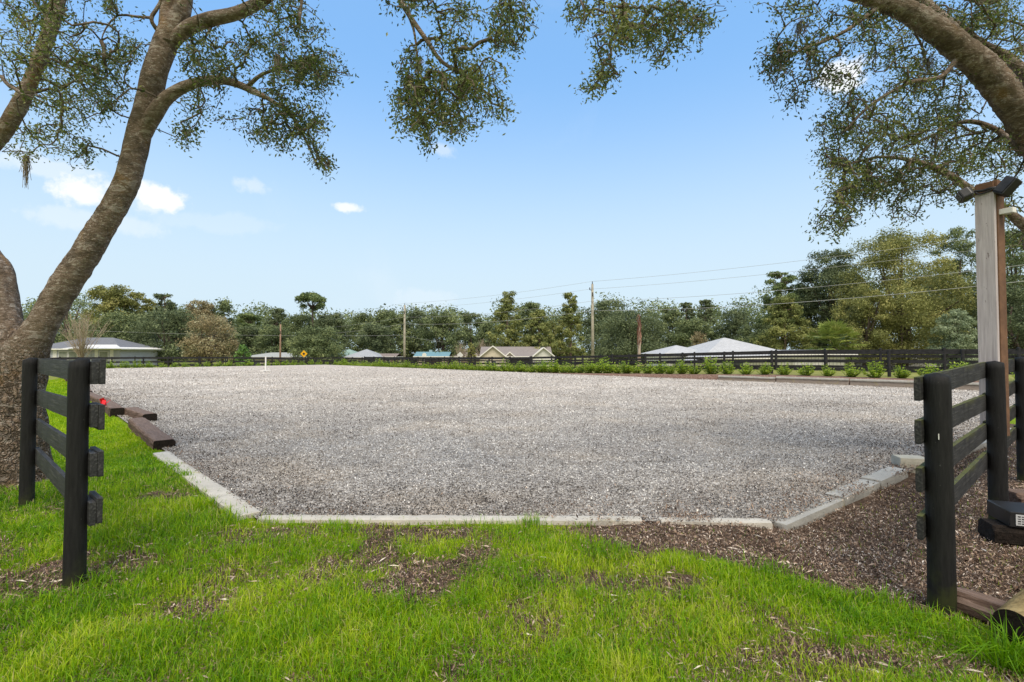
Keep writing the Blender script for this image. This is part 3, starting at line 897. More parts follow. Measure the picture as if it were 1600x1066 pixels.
def f_pale2(T, b, co):
    g = T.noise(stretch(T, co, 1.4, 26, 26), 2.0, 6, 0.65, .5)
    c = T.ramp(g, [(0.3, (0.36, 0.315, 0.32)), (0.6, (0.53, 0.48, 0.485)), (0.85, (0.64, 0.60, 0.60))])
    c = T.mix(T.smooth(T.noise(stretch(T, co, 4, 12, 12), 3.0, 3, .6), 0.66, 0.70, 0, .6), c, (0.12, 0.09, 0.075))
    T.set(b.inputs['Base Color'], c); setbump(T, b, g, 0.4, 0.006)


M['pale2'] = mat('faded_pale_board_lengthwise', f_pale2, .8, .2)
vbeam('pale_board', 0, -.046, .070, .018, 0, 2.25, M['pale2'], lp, 102)
vbeam('brown_post', .005, .035, .075, .062, 0, 2.36, M['brownboard'], lp, 103)
vbeam('top_block', -.006, -.040, .066, .012, 2.253, 2.35, M['brownboard'], lp, 104)


def floodlight(loc, rot, s=1.0):
    g = empty('floodlight', loc); g.parent = lp; g.rotation_euler = rot
    me = rough_box('housing', .17 * s, .10 * s, .11 * s, M['black'], seed=3, bev=.012, jit=.0005); link('housing', me, g)
    G = Geo(); G.box((0, .056 * s, 0), (.07 * s, .004, .042 * s)); link('lamp_lens', G.mesh('lamp_lens', M['black2']), g)
    G = Geo()
    for k in range(5): G.box((-.06 * s + .03 * k * s, -.056 * s, 0), (.004, .008, .045 * s))
    link('cooling_fins', G.mesh('cooling_fins', M['black']), g)
    return g


floodlight((-.12, -.12, 2.26), (math.radians(-25), math.radians(12), math.radians(120)), .8)
floodlight((.15, -.03, 2.27), (math.radians(30), math.radians(52), math.radians(200)), .95)
G = Geo()
G.tube(*catmull([(-.11, -.09, 2.38), (-.06, -.075, 2.395), (0, -.072, 2.385), (.06, -.075, 2.39), (.12, -.04, 2.38)], [.012] * 5, .02), sides=8)
G.tube(*catmull([(-.07, -.075, 2.40), (-.03, -.08, 2.36), (.04, -.08, 2.365), (.08, -.07, 2.39)], [.008] * 4, .02), sides=8)
link('bracket', G.mesh('bracket', M['black'], True), lp, (0, 0, -.11))
me = rough_box('junction_box', .10, .07, .05, M['white'], seed=5, bev=.006, jit=.0004)
link('junction_box', me, lp, (.125, .03, 2.06))

# ------------------------------------------------------------------ timber pile at right edge
beam('timber', (2.64, 2.93, -.05), (3.02, 2.05, -.03), .17, .14, M['tie'], end_m=M['tieend'], seed=111, wear=.06, jit=.016, bev=.02, sag=.08,
     label='weathered split brown timber lying on the ground at the foot of the right gate post', cat='timber')


def f_logbark(T, b, co):
    c = T.ramp(T.noise(stretch(T, co, 2, 8, 8), 3, 6, .7), [(0.3, (0.10, 0.07, 0.03)), (0.6, (0.27, 0.21, 0.10)), (0.8, (0.40, 0.34, 0.20))])
    T.set(b.inputs['Base Color'], c); setbump(T, b, T.noise(co, 25, 5), .6, .02)


V, Q, T = tube(*catmull([(2.52, 2.46, .045), (2.98, 2.68, .10), (3.9, 3.12, .10)], [.085, .088, .085], .08), sides=26, rough=.08, seed=5)
mlog = mat('log_bark', f_logbark, .85, .2)
me = npmesh('cut_log', V, [Q, T], [mlog, M['tieend']], mi=np.concatenate([np.zeros(len(Q)), np.ones(len(T))]), smooth=False)
link('cut_log', me, label='cut log with a dark round end and yellowish bark resting by the brown timber', cat='log')
beam('timber', (3.86, 3.98, -.03), (5.4, 3.38, -.03), .26, .17, M['tieend'], seed=113, wear=.04, jit=.01, bev=.015,
     label='dark blackened beam at the right edge under the crate with the white label', cat='timber')
cr = empty('crate', (3.98, 3.93, .055), math.radians(-22), label='black crate with a small white printed label on top of the dark beam', cat='crate')
link('crate_body', rough_box('crate_body', .50, .34, .12, M['black'], seed=7, bev=.006, jit=.001), cr, (.22, .05, .062))
G = Geo(); G.box((.05, -.1235, .062), (.045, .002, .042)); link('paper_label', G.mesh('paper_label', simple('label_paper', (0.55, 0.56, 0.56), (.48, .49, .5), 8)), cr)
G = Geo()
for k in range(4):
    for q in range(3): G.box((.025 + q * .024, -.1263, .035 + k * .018), (.009, .0008, .0028 + .001 * ((k + q) % 2)))
link('label_print', G.mesh('label_print', M['black']), cr)
beam('timber', (4.55, 4.45, .10), (6.2, 4.25, .14), .22, .12, M['tie'], seed=114, wear=.04, jit=.012, bev=.015,
     label='pale weathered beam stacked behind the black crate at the right edge', cat='timber')

# red marker flag on the lawn, white dressage marker in the arena
fx, fy = P(162, 640, 11.0)[:2]
fz = surf(fx, fy)
fl = empty('marker_flag', (fx, fy, fz), label='small red marker flag standing in the lawn beside the railroad ties', cat='marker flag')
G = Geo(); G.tube([(0, 0, 0), (0, 0, .40)], [.004, .004], 6); link('wire_stem', G.mesh('wire_stem', M['white']), fl)
V, Q, A = flakes(np.array([[0, 0, .34]] * 14) + np.random.default_rng(3).normal(0, .022, (14, 3)), np.full(14, .09), np.random.default_rng(4), np.full(14, .5), 1.2, .9)
link('red_ribbon', npmesh('red_ribbon', V, [Q], simple('red_ribbon', (0.80, 0.02, 0.03), (.6, .01, .02), 20), attrs={'tint': A}), fl)
q = P(415, 578, 38.0)
wp = empty('arena_marker_post', (q[0], q[1], 0), label='thin white marker post on a flat base standing far off in the arena', cat='marker post')
G = Geo(); G.box((0, 0, .58), (.038, .038, .55)); G.box((0, 0, 1.15), (.05, .05, .02)); link('upright', G.mesh('upright', M['white']), wp)
G = Geo(); G.box((0, 0, .03), (.42, .08, .03)); G.box((0, 0, .034), (.08, .42, .03)); link('foot', G.mesh('foot', M['white']), wp)

# ------------------------------------------------------------------ far fences
def far_fence(label, uvs, nb, top, bh, spacing=2.44, pw=.07, group=None, sides=True):
    """uvs: polyline in world xy; boards nb rows below top"""
    a = np.array(uvs[0]); b = np.array(uvs[1]); L = np.linalg.norm(b - a); n = int(L / spacing)
    z0 = surf(*a)
    e = empty('far_board_fence', (a[0], a[1], z0), label=label, cat='fence', group=group)
    for k in range(n + 1):
        p = a + (b - a) * k / n
        zz = surf(*p)
        G = Geo(); G.tube([(0, 0, -.2), (0, 0, top + .05)], [pw, pw * .95], 8)
        link('post', G.mesh('post', M['farfence']), e, (p[0] - a[0], p[1] - a[1], zz - z0))
    ang = math.atan2(*(b - a)[::-1]); nr = np.array([-math.sin(ang), math.cos(ang)])
    for q in range(nb):
        G = Geo()
        for k in range(n):
            p0 = a + (b - a) * k / n; p1 = a + (b - a) * (k + 1) / n
            h0 = surf(*p0) - z0 + top - q * (top - .25) / (nb - 1 + .3) - bh / 2; h1 = surf(*p1) - z0 + top - q * (top - .25) / (nb - 1 + .3) - bh / 2
            o0 = p0 - a - nr * (pw + .01); o1 = p1 - a - nr * (pw + .01)
            w = nr * .016
            V = []
            for (oo, hh) in ((o0, h0), (o1, h1)):
                for sx in (-1, 1):
                    for sz in (-1, 1): V.append((oo[0] + sx * w[0], oo[1] + sx * w[1], hh + sz * bh / 2))
            G.add(V, [[0, 1, 3, 2], [4, 6, 7, 5], [0, 4, 5, 1], [2, 3, 7, 6], [0, 2, 6, 4], [1, 5, 7, 3]])
        link('rail', G.mesh('rail', M['farfence']), e)
    return e


far_fence('long black three rail fence right behind the shrub row on the right side', [uv(28.2, -4), uv(28.2, 61)], 3, 1.20, .15)
far_fence('black three rail fence closing the far end of the arena before the white house', [uv(28.1, 61.3), uv(-14, 61.3)], 3, 1.18, .15)
far_fence('outer black four rail fence on the grass behind the right side fence', [uv(33.0, -6), uv(33.0, 62)], 4, 1.24, .14, 2.6)
far_fence('outermost dark fence across the pasture, below the houses', [uv(40, 64.5), uv(-24, 64.5)], 3, 1.25, .15, 2.8)
# woven wire on the outer right fence
G = Geo()
a = np.array(uv(33.0, -5)); b = np.array(uv(33.0, 26)); n = 170
for k in range(n):
    p = a + (b - a) * k / n; z = surf(*p); G.box((p[0], p[1], z + .62), (.006, .006, .55), math.radians(45))
link('woven_wire', G.mesh('woven_wire', M['farfence']), label='woven wire mesh on the outer right fence behind the shrubs', cat='wire mesh')

# ------------------------------------------------------------------ shrub row
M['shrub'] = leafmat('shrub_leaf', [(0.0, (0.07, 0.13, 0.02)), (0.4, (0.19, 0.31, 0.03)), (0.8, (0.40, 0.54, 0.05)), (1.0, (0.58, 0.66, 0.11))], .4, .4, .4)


def shrub_mesh(seed, h=.90, r=.54):
    rng = np.random.default_rng(seed); G = Geo(); ns = 34
    for s in range(ns):
        a = rng.uniform(0, 6.28); t = rng.uniform(.1, 1) ** .7; hh = h * rng.uniform(.5, 1.12) * (1 - .5 * t * t)
        base = np.array([math.cos(a), math.sin(a), 0]) * .16 * t
        tip = np.array([math.cos(a) * r * t * 1.1, math.sin(a) * r * t * 1.1, hh])
        mid = (base + tip) / 2 + np.array([math.cos(a), math.sin(a), 0]) * .06 * t
        pts, rr = catmull([base, mid, tip], [.010, .007, .003], .12)
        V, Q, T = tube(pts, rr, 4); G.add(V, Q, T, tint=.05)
        nl = 26
        for k in range(nl):
            f = .06 + .94 * k / nl; p = pts[min(int(f * (len(pts) - 1)), len(pts) - 1)] + rng.normal(0, .012, 3)
            b = k * 2.4 + rng.normal(0, .3); d = np.array([math.cos(b), math.sin(b), rng.uniform(.35, 1.0)]); d /= np.linalg.norm(d)
            L = rng.uniform(.10, .16) * (1.1 - .3 * f); sd_ = np.cross(d, [0, 0, 1]); sd_ /= np.linalg.norm(sd_) + 1e-6
            q = [p, p + d * L * .45 + sd_ * L * .22, p + d * L, p + d * L * .45 - sd_ * L * .22]
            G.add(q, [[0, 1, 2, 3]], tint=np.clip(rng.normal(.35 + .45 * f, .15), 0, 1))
    return G.mesh('hedge_shrub', M['shrub'])


SH = [shrub_mesh(s) for s in (1, 2, 3, 4, 5, 6)]
rng = np.random.default_rng(5)
def put_shrub(x, y, label, group, s):
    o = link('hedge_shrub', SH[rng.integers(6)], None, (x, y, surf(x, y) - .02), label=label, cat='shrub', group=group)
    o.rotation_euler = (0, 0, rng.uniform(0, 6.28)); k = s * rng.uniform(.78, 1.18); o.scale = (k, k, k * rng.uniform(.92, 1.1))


ORDN = 'first second third fourth fifth sixth seventh eighth ninth tenth eleventh twelfth thirteenth fourteenth fifteenth sixteenth seventeenth eighteenth nineteenth twentieth'.split()
v = -3.6; kk = 0
while v < 58:
    u = 27.0 + rng.normal(0, .06); x, y = uv(u, v)
    kk += 1
    if v < 12: lb, g = '%s shrub from the right in the row above the low concrete wall' % ORDN[kk - 1], 'shrubs above the retaining wall'
    else: lb, g = 'green shrub in the crowded row along the right side of the arena', 'shrubs of the crowded side row'
    put_shrub(x, y, lb, g, .88 + .24 * min(1, max(0, (v - 9) / 6)))
    v += .93 if v < 12 else .74
u = 1.6
while u < 27:
    x, y = uv(u, 59.6 + rng.normal(0, .08))
    put_shrub(x, y, 'small green shrub in the row along the far end of the arena', 'shrubs of the far end row', 1.0); u += 1.0
u = -12
while u < 1.6:
    x, y = uv(u, 59.8); put_shrub(x, y, 'small green shrub left of the arena end, in front of the white house', 'shrubs in front of the white house', 1.0); u += 1.1

# ------------------------------------------------------------------ near oaks
def grow(main_pts, main_rad, attract, rng, step=.10, bias_from=None):
    """connect every attraction point to the nearest node grown so far; returns segments with radii"""
    nodes = [np.array(p) for p in main_pts]; N = len(nodes)
    cap = len(nodes) + len(attract) * 9
    arr = np.zeros((cap, 3)); arr[:N] = nodes
    par = -np.ones(cap, int); isroot = np.zeros(cap, bool); isroot[:N] = True
    att = np.asarray(attract)
    d0 = np.array([np.min(np.sum((arr[:N] - a) ** 2, 1)) for a in att])
    order = np.argsort(d0); n = N; tips = []
    for i in order:
        a = att[i]
        d = np.linalg.norm(arr[:n] - a, axis=1)
        # prefer nodes lying towards the trunk
        j = int(np.argmin(d + np.where(isroot[:n], 0, .02)))
        L = d[j]
        if L < .05: continue
        k = min(8, max(2, int(L / step)))
        p0 = arr[j].copy(); prev = j
        off = rng.normal(0, .07 * L, 3); off[2] += .10 * L
        for s in range(1, k + 1):
            t = s / k
            arr[n] = p0 * (1 - t) + a * t + off * math.sin(math.pi * t) + rng.normal(0, .006, 3) * (t < 1)
            par[n] = prev; prev = n; n += 1
        tips.append(prev)
    w = np.zeros(n)
    for t in tips: w[t] += 1
    for i in range(n - 1, N - 1, -1):
        if par[i] >= 0: w[par[i]] += w[i]
    return arr[:n], par[:n], w, np.array(tips), N


def make_oak(name, label, limbs, blobs, seed, leaf_len=.05, r0=.0028, depth=None, nleaf=17, base=None):
    """limbs: list of (points, radii, sides, roughness); blobs: (px,py,rx,ry,d0,d1,count)"""
    rng = np.random.default_rng(seed)
    root = empty(name, base, label=label, cat='tree', group='old oaks framing the arena')
    off = Vector(base)
    mp = []; 
    tr = Geo(); br = Geo()
    for q, (pts, rad, sides, ro) in enumerate(limbs):
        p, r = catmull(pts, rad, .035 if rad[0] > .1 else .07)
        (tr if rad[0] > .10 else br).add(*tube(p, r, sides, ro, seed + q, True, .55 if rad[0] > .15 else 0))
        sel = np.where(r < .24)[0][::4]
        mp += [p[i] for i in sel]
    att = []
    for (px, py, rx, ry, d0, d1, c) in blobs:
        c = int(c); k = 0
        while k < c:
            a, b = rng.normal(0, .52, 2)
            if a * a + b * b > 1.5: continue
            d = rng.uniform(d0, d1)
            att.append(P(px + a * rx, py + b * ry, d)); k += 1
    arr, par, w, tips, N = grow(mp, None, att, rng)
    rad = r0 * np.power(np.maximum(w, 1), .44)
    # draw chains
    tw = Geo()
    child = {}
    for i in range(N, len(arr)): child.setdefault(par[i], []).append(i)
    done = np.zeros(len(arr), bool)
    for i in range(N, len(arr)):
        if done[i]: continue
        chain = [par[i], i]; done[i] = True; cur = i
        while cur in child:
            nx = [c for c in child[cur] if not done[c]]
            if not nx: break
            nx = max(nx, key=lambda c: w[c]); chain.append(nx); done[nx] = True; cur = nx
        pts = arr[chain]; rr = rad[chain].copy(); rr[0] = rr[1]
        tw.add(*tube(pts, rr, 5 if rr[0] < .012 else 7, 0))
    # leaves round every tip and along its last steps
    cen = []
    for t in tips:
        c = t
        for s in range(4):
            cen.append(arr[c]); c = par[c]
            if c < N: break
    cen = np.array(cen); T = len(tips); n = T * nleaf
    src = cen[rng.integers(0, len(cen), n)]
    pos = src + rng.normal(0, 1, (n, 3)) * np.array([.042, .042, .045])
    d = rng.normal(0, 1, (n, 3)); d[:, 2] -= .35; d /= np.linalg.norm(d, axis=1)[:, None]
    s = np.cross(d, rng.normal(0, 1, (n, 3))); s /= np.linalg.norm(s, axis=1)[:, None]
    nn = np.cross(d, s)
    L = (leaf_len * rng.uniform(.65, 1.25, n))[:, None]
    Wd = L * .40
    Vl = np.stack([pos, pos + d * L * .5 + s * Wd * .5 + nn * L * .06, pos + d * L, pos + d * L * .5 - s * Wd * .5 + nn * L * .06], 1).reshape(-1, 3)
    kq = np.arange(n)[:, None] * 4
    Qd = np.concatenate([kq, kq + 1, kq + 2, kq + 3], 1)
    tc = vnoise(pos, 1.2, seed + 3, 2)
    ti = np.repeat(np.clip(.45 + (tc - .5) * 1.1 + rng.normal(0, .2, n), 0, 1), 4)
    offn = np.array(off)
    for g in (tr, br, tw): g.V = [v_ - offn for v_ in g.V]
    o = link('trunk', tr.mesh('trunk', M['bark'], True), root)
    if br.V: link('limbs', br.mesh('limbs', M['bark'], True), root)
    link('twigs', tw.mesh('twigs', M['twig'], True), root)
    link('crown', npmesh('crown', Vl - offn, [Qd], M['leaf'], attrs={'tint': ti}), root)
    return root


def LP(seq, d=None):
    """[(px,py,dist,width_px)] -> points, radii"""
    pts = [P(a, b, c) for a, b, c, w in seq]; rad = [w * .5 * c / FPX / (1 + (((a - 800) / FPX) ** 2)) ** .5 for a, b, c, w in seq]
    return pts, rad


D = 5.55
left_limbs = [
    (*LP([(26, 800, D, 175), (24, 745, D, 132), (26, 700, D, 108), (28, 640, D, 96), (30, 590, D, 92), (36, 560, D, 88), (50, 535, D, 68), (66, 508, D, 56), (83, 478, D, 54), (112, 430, D - .03, 54), (147, 376, D - .05, 49), (195, 292, D - .1, 43),
          (218, 205, D - .12, 41), (233, 150, D - .15, 41), (247, 100, D - .2, 41), (266, 52, D - .22, 41), (286, 10, D - .25, 30), (292, -60, D - .3, 26), (320, -200, D - .5, 20), (420, -420, D - 1.2, 12)]), 56, .16),
    (*LP([(26, 610, D + .03, 84), (16, 545, D + .05, 74), (2, 500, D + .08, 74), (-8, 455, D + .1, 80), (-14, 425, D + .1, 80), (-32, 385, D + .1, 58), (-42, 310, D + .05, 44), (-30, 250, D, 38), (6, 205, D - .05, 33), (40, 145, D - .1, 29), (63, 88, D - .15, 26), (84, 30, D - .2, 25), (98, -30, D - .2, 23), (120, -160, D - .3, 16), (180, -300, D - .5, 9)]), 44, .16),
    (*LP([(262, 70, D - .22, 36), (264, 20, D - .22, 32), (262, -40, D - .2, 28), (230, -180, D, 18), (150, -320, D, 10)]), 28, .14),
    (*LP([(258, 92, D - .2, 10), (270, 66, D - .22, 24), (294, 44, D - .28, 25), (330, 30, D - .35, 24), (372, 20, D - .4, 21), (420, -6, D - .5, 18), (480, -60, D - .7, 15), (560, -75, D - .9, 12), (612, -20, D - 1.0, 9), (640, 25, D - 1.05, 8), (668, 65, D - 1.1, 7), (692, 98, D - 1.1, 6), (735, 122, D - 1.1, 4)]), 20, .14),
    (*LP([(216, 240, D - .12, 12), (226, 208, D - .13, 28), (242, 177, D - .2, 29), (263, 151, D - .25, 24), (298, 132, D - .3, 19), (340, 125, D - .35, 16), (372, 132, D - .4, 13), (394, 142, D - .42, 12), (420, 155, D - .45, 7), (455, 180, D - .45, 6), (478, 220, D - .45, 4), (498, 265, D - .45, 2.5)]), 20, .2),
    (*LP([(386, 136, D - .42, 8), (410, 116, D - .5, 6), (444, 106, D - .55, 4), (480, 90, D - .6, 3)]), 8, .1),
    (*LP([(250, 52, D - .2, 9), (238, 36, D - .3, 7), (238, 24, D - .3, 7), (250, 5, D - .3, 6), (256, -30, D - .3, 4)]), 8, .15),
    (*LP([(238, 28, D - .3, 6), (212, 26, D - .35, 5), (184, 24, D - .4, 4), (165, 45, D - .4, 3), (158, 64, D - .4, 2)]), 7, .1),
    (*LP([(-40, 300, D, 24), (-10, 130, D - .3, 9), (15, 135, D - .4, 8), (40, 150, D - .5, 7)]), 8, .1),
    (*LP([(560, -75, D - .9, 10), (700, -120, D - 1.0, 10), (820, -80, D - 1.0, 8), (930, -40, D - 1.0, 6), (980, 10, D - 1.0, 4)]), 8, .1),
    (*LP([(636, 20, D - 1.05, 5), (646, 45, D - 1.05, 4), (652, 85, D - 1.05, 3), (655, 130, D - 1.05, 2)]), 6, .05),
    (*LP([(262, -60, D - .2, 16), (330, -130, D - .6, 12), (430, -120, D - .8, 9), (470, -40, D - .8, 6), (468, 40, D - .8, 4)]), 8, .1),
]
left_blobs = [
    (60, 30, 75, 50, 4.6, 6.4, 66), (60, 100, 75, 45, 4.6, 6.4, 52), (160, 100, 55, 55, 4.8, 6.2, 52), (150, 150, 55, 42, 4.8, 6.2, 46), (95, 165, 70, 42, 4.7, 6.2, 32), (80, 215, 55, 28, 4.8, 6, 18), (125, 235, 28, 26, 4.9, 5.8, 14), (30, 245, 30, 10, 4.9, 5.8, 5),
    (200, 75, 30, 40, 4.8, 6, 14), (170, 8, 40, 18, 4.8, 6, 8), (320, 75, 40, 40, 4.7, 6, 34), (340, 110, 50, 34, 4.7, 5.8, 32), (395, 80, 50, 30, 4.6, 5.8, 22), (300, 150, 30, 30, 4.8, 5.8, 12), (290, 212, 22, 24, 4.9, 5.6, 14), (330, 180, 22, 22, 4.9, 5.6, 6),
    (450, 40, 55, 42, 4.4, 5.6, 40), (450, 110, 50, 40, 4.5, 5.5, 50), (500, 110, 42, 46, 4.5, 5.4, 46), (440, 170, 55, 40, 4.6, 5.4, 42), (400, 200, 38, 24, 4.7, 5.4, 14), (440, 215, 40, 20, 4.7, 5.3, 16), (488, 200, 26, 40, 4.6, 5.3, 26), (497, 255, 18, 24, 4.7, 5.3, 13),
    (420, 5, 60, 16, 4.5, 5.6, 14),
    (640, 8, 55, 18, 4.0, 5.0, 14), (715, 18, 40, 22, 4.0, 5.0, 18), (800, 28, 42, 38, 4.0, 5.0, 36), (795, 65, 26, 20, 4.1, 5.0, 15), (700, 60, 40, 20, 4.0, 5.0, 10), (645, 95, 22, 26, 4.1, 4.9, 12), (720, 75, 22, 10, 4.1, 4.9, 6),
    (690, 130, 62, 40, 3.9, 5.0, 44), (745, 130, 46, 36, 3.9, 5.0, 44), (640, 155, 36, 28, 4.0, 4.9, 24), (690, 180, 66, 32, 3.9, 5.0, 46), (650, 195, 38, 22, 4.0, 4.9, 18), (720, 205, 30, 18, 4.0, 4.9, 14), (668, 224, 13, 13, 4.1, 4.8, 6), (782, 170, 16, 22, 4.1, 4.8, 8),
    (960, 20, 80, 22, 3.9, 5.0, 26), (970, 60, 60, 34, 3.9, 5.0, 32), (1040, 55, 55, 38, 3.9, 5.0, 38), (1050, 15, 70, 20, 3.9, 5, 22), (950, 115, 26, 26, 4.0, 4.9, 13), (925, 140, 22, 14, 4.0, 4.9, 9), (1092, 30, 28, 20, 4.0, 4.9, 12), (900, 20, 22, 20, 4.0, 4.9, 7), (1030, 88, 20, 10, 4, 4.9, 5),
    (200, -90, 260, 70, 4.2, 6.6, 110), (700, -80, 330, 50, 3.6, 5.2, 70),
]
left_blobs = [(a, b, c, d_, e, f, g * 2.1) for (a, b, c, d_, e, f, g) in left_blobs]
make_oak('oak_tree', 'big forked oak at the left edge with a leaning bare trunk behind the board fence', left_limbs, left_blobs, 301, base=(-5.6, 5.55, -.05), nleaf=16, leaf_len=.043)

E = 5.2
right_limbs = [
    ([(7.3, 5.6, -.4), (7.25, 5.6, .0), (7.1, 5.6, 1.0), (6.95, 5.5, 2.0), (6.5, 5.4, 2.9), P(1665, 290, 5.3), P(1612, 208, 5.2), P(1572, 150, 5.1), P(1532, 104, 5.0), P(1480, 60, 4.9), P(1425, 22, 4.85), P(1375, 2, 4.8), P(1300, -22, 4.75), P(1200, -45, 4.7), P(1100, -70, 4.6)],
     [.44, .35, .30, .26, .22, .18, .152, .142, .132, .116, .098, .084, .07, .048, .024], 56, .26),
    (*LP([(1560, 150, 5.15, 36), (1520, 92, 5.2, 35), (1482, 45, 5.2, 30), (1440, 5, 5.2, 27), (1400, -40, 5.1, 22), (1300, -130, 5.0, 16)]), 28, .18),
    (*LP([(1640, 180, 5.6, 40), (1600, 115, 5.6, 22), (1570, 88, 5.6, 20), (1530, 66, 5.5, 15), (1500, 40, 5.5, 11), (1450, 20, 5.4, 6)]), 14, .15),
    ([(6.95, 5.5, 1.75), P(1680, 410, 5.5), P(1620, 368, 5.4), P(1580, 336, 5.3), P(1530, 306, 5.25), P(1480, 272, 5.2), P(1430, 252, 5.1), P(1370, 246, 5.0), P(1310, 262, 4.9)], [.12, .085, .06, .046, .042, .036, .022, .012, .006], 14, .15),
    (*LP([(1600, 240, 5.3, 18), (1560, 205, 5.5, 12), (1510, 190, 5.5, 9), (1450, 215, 5.4, 6), (1400, 235, 5.4, 4)]), 8, .1),
    (*LP([(1500, 85, 4.95, 12), (1470, 120, 4.9, 9), (1420, 130, 4.8, 8), (1360, 165, 4.8, 6), (1320, 205, 4.8, 4)]), 8, .1),
    (*LP([(1380, 5, 4.8, 10), (1345, 32, 4.8, 8), (1310, 55, 4.8, 6), (1260, 75, 4.8, 4), (1215, 95, 4.8, 3)]), 7, .1),
    (*LP([(1600, -60, 5.8, 30), (1560, 0, 5.6, 12), (1500, -5, 5.6, 10)]), 8, .1),
    ([(6.9, 5.5, 2.3), (6.9, 5.9, 3.6), (6.6, 6.2, 4.8), (6.0, 6.3, 5.6)], [.24, .17, .10, .04], 22, .15),
]
right_blobs = [
    (1250, 15, 62, 16, 4.3, 5.4, 18), (1225, 80, 40, 28, 4.3, 5.3, 18), (1275, 70, 45, 30, 4.3, 5.3, 22), (1215, 110, 28, 26, 4.3, 5.3, 14), (1235, 155, 28, 18, 4.4, 5.3, 11), (1290, 120, 34, 24, 4.4, 5.3, 16), (1345, 30, 40, 30, 4.4, 5.8, 22),
    (1380, 70, 70, 44, 4.4, 6.2, 52), (1340, 150, 50, 40, 4.4, 6.0, 26), (1300, 205, 36, 30, 4.5, 5.8, 26), (1360, 210, 70, 44, 4.5, 6.2, 58), (1440, 130, 70, 50, 4.6, 6.4, 60), (1430, 200, 70, 50, 4.6, 6.4, 56), (1480, 170, 60, 50, 4.8, 6.6, 44),
    (1300, 250, 34, 24, 4.5, 5.8, 18), (1345, 275, 62, 30, 4.5, 6.0, 48), (1325, 315, 42, 26, 4.5, 5.8, 34), (1302, 350, 30, 18, 4.5, 5.6, 22), (1390, 300, 60, 26, 4.6, 6.0, 38), (1440, 265, 70, 34, 4.6, 6.2, 54), (1500, 240, 60, 40, 4.8, 6.6, 48), (1490, 300, 60, 20, 4.9, 6.4, 20),
    (1560, 240, 44, 60, 5.0, 6.8, 50), (1570, 330, 36, 34, 5.0, 6.6, 22), (1590, 380, 26, 24, 5.2, 6.4, 12), (1560, 30, 66, 40, 4.8, 7.0, 64), (1590, 90, 50, 40, 5.0, 7.0, 34), (1500, 30, 60, 30, 4.8, 6.6, 34), (1430, 15, 60, 20, 4.8, 6.2, 20), (1410, 340, 34, 12, 4.8, 5.8, 8),
    (1450, -100, 260, 70, 4.2, 7.0, 120), (1700, 80, 90, 140, 4.8, 7.2, 90), (1680, 300, 60, 80, 5.0, 7.0, 40),
]
right_blobs = [(a, b, c, d_, e, f, g * 2.2) for (a, b, c, d_, e, f, g) in right_blobs]
make_oak('oak_tree', 'oak at the right edge whose thick limb arches in over the light post', right_limbs, right_blobs, 401, base=(7.25, 5.6, -.05), nleaf=16, leaf_len=.041)

# hanging moss tufts
def moss(px, py, d, L, w, label, seed):
    rng = np.random.default_rng(seed); p = P(px, py, d); G = Geo()
    for k in range(75):
        a = rng.normal(0, w, 2); l = L * rng.uniform(.3, 1) * math.exp(-(a @ a) / (2 * w * w) * .4)
        n = 7; t = np.linspace(0, 1, n); pts = np.stack([a[0] * (.4 + t * .6) + rng.normal(0, .004, n).cumsum(), a[1] * (.4 + t * .6) + rng.normal(0, .004, n).cumsum(), -l * t], -1)
        V, Q, T = tube(pts, np.full(n, .0022), 3, cap=False); G.add(V, Q, None, tint=rng.uniform(0, 1))
    link('hanging_moss', G.mesh('hanging_moss', M['moss']), None, p, label=label, cat='moss', group='moss tufts hanging in the oaks')


moss(641, 118, 4.45, .36, .035, 'longest grey moss tuft hanging in the central oak branch', 1)
moss(654, 92, 4.5, .22, .03, 'shorter grey moss tuft beside the longest one in the central branch', 2)
moss(41, 243, 5.2, .38, .02, 'thin dark moss strand hanging at the far left over the pale cloud', 3)
moss(433, 85, 5.0, .30, .02, 'faint moss strand in the leaves right of the left oak trunk', 4)
moss(1250, 34, 4.9, .22, .05, 'grey moss clump in the small branch left of the right oak', 5)
moss(1448, 92, 5.0, .20, .06, 'brown moss clump under the thick limb of the right oak', 6)
moss(1462, 210, 5.2, .18, .06, 'brown moss clump in the middle of the right oak leaves', 7)

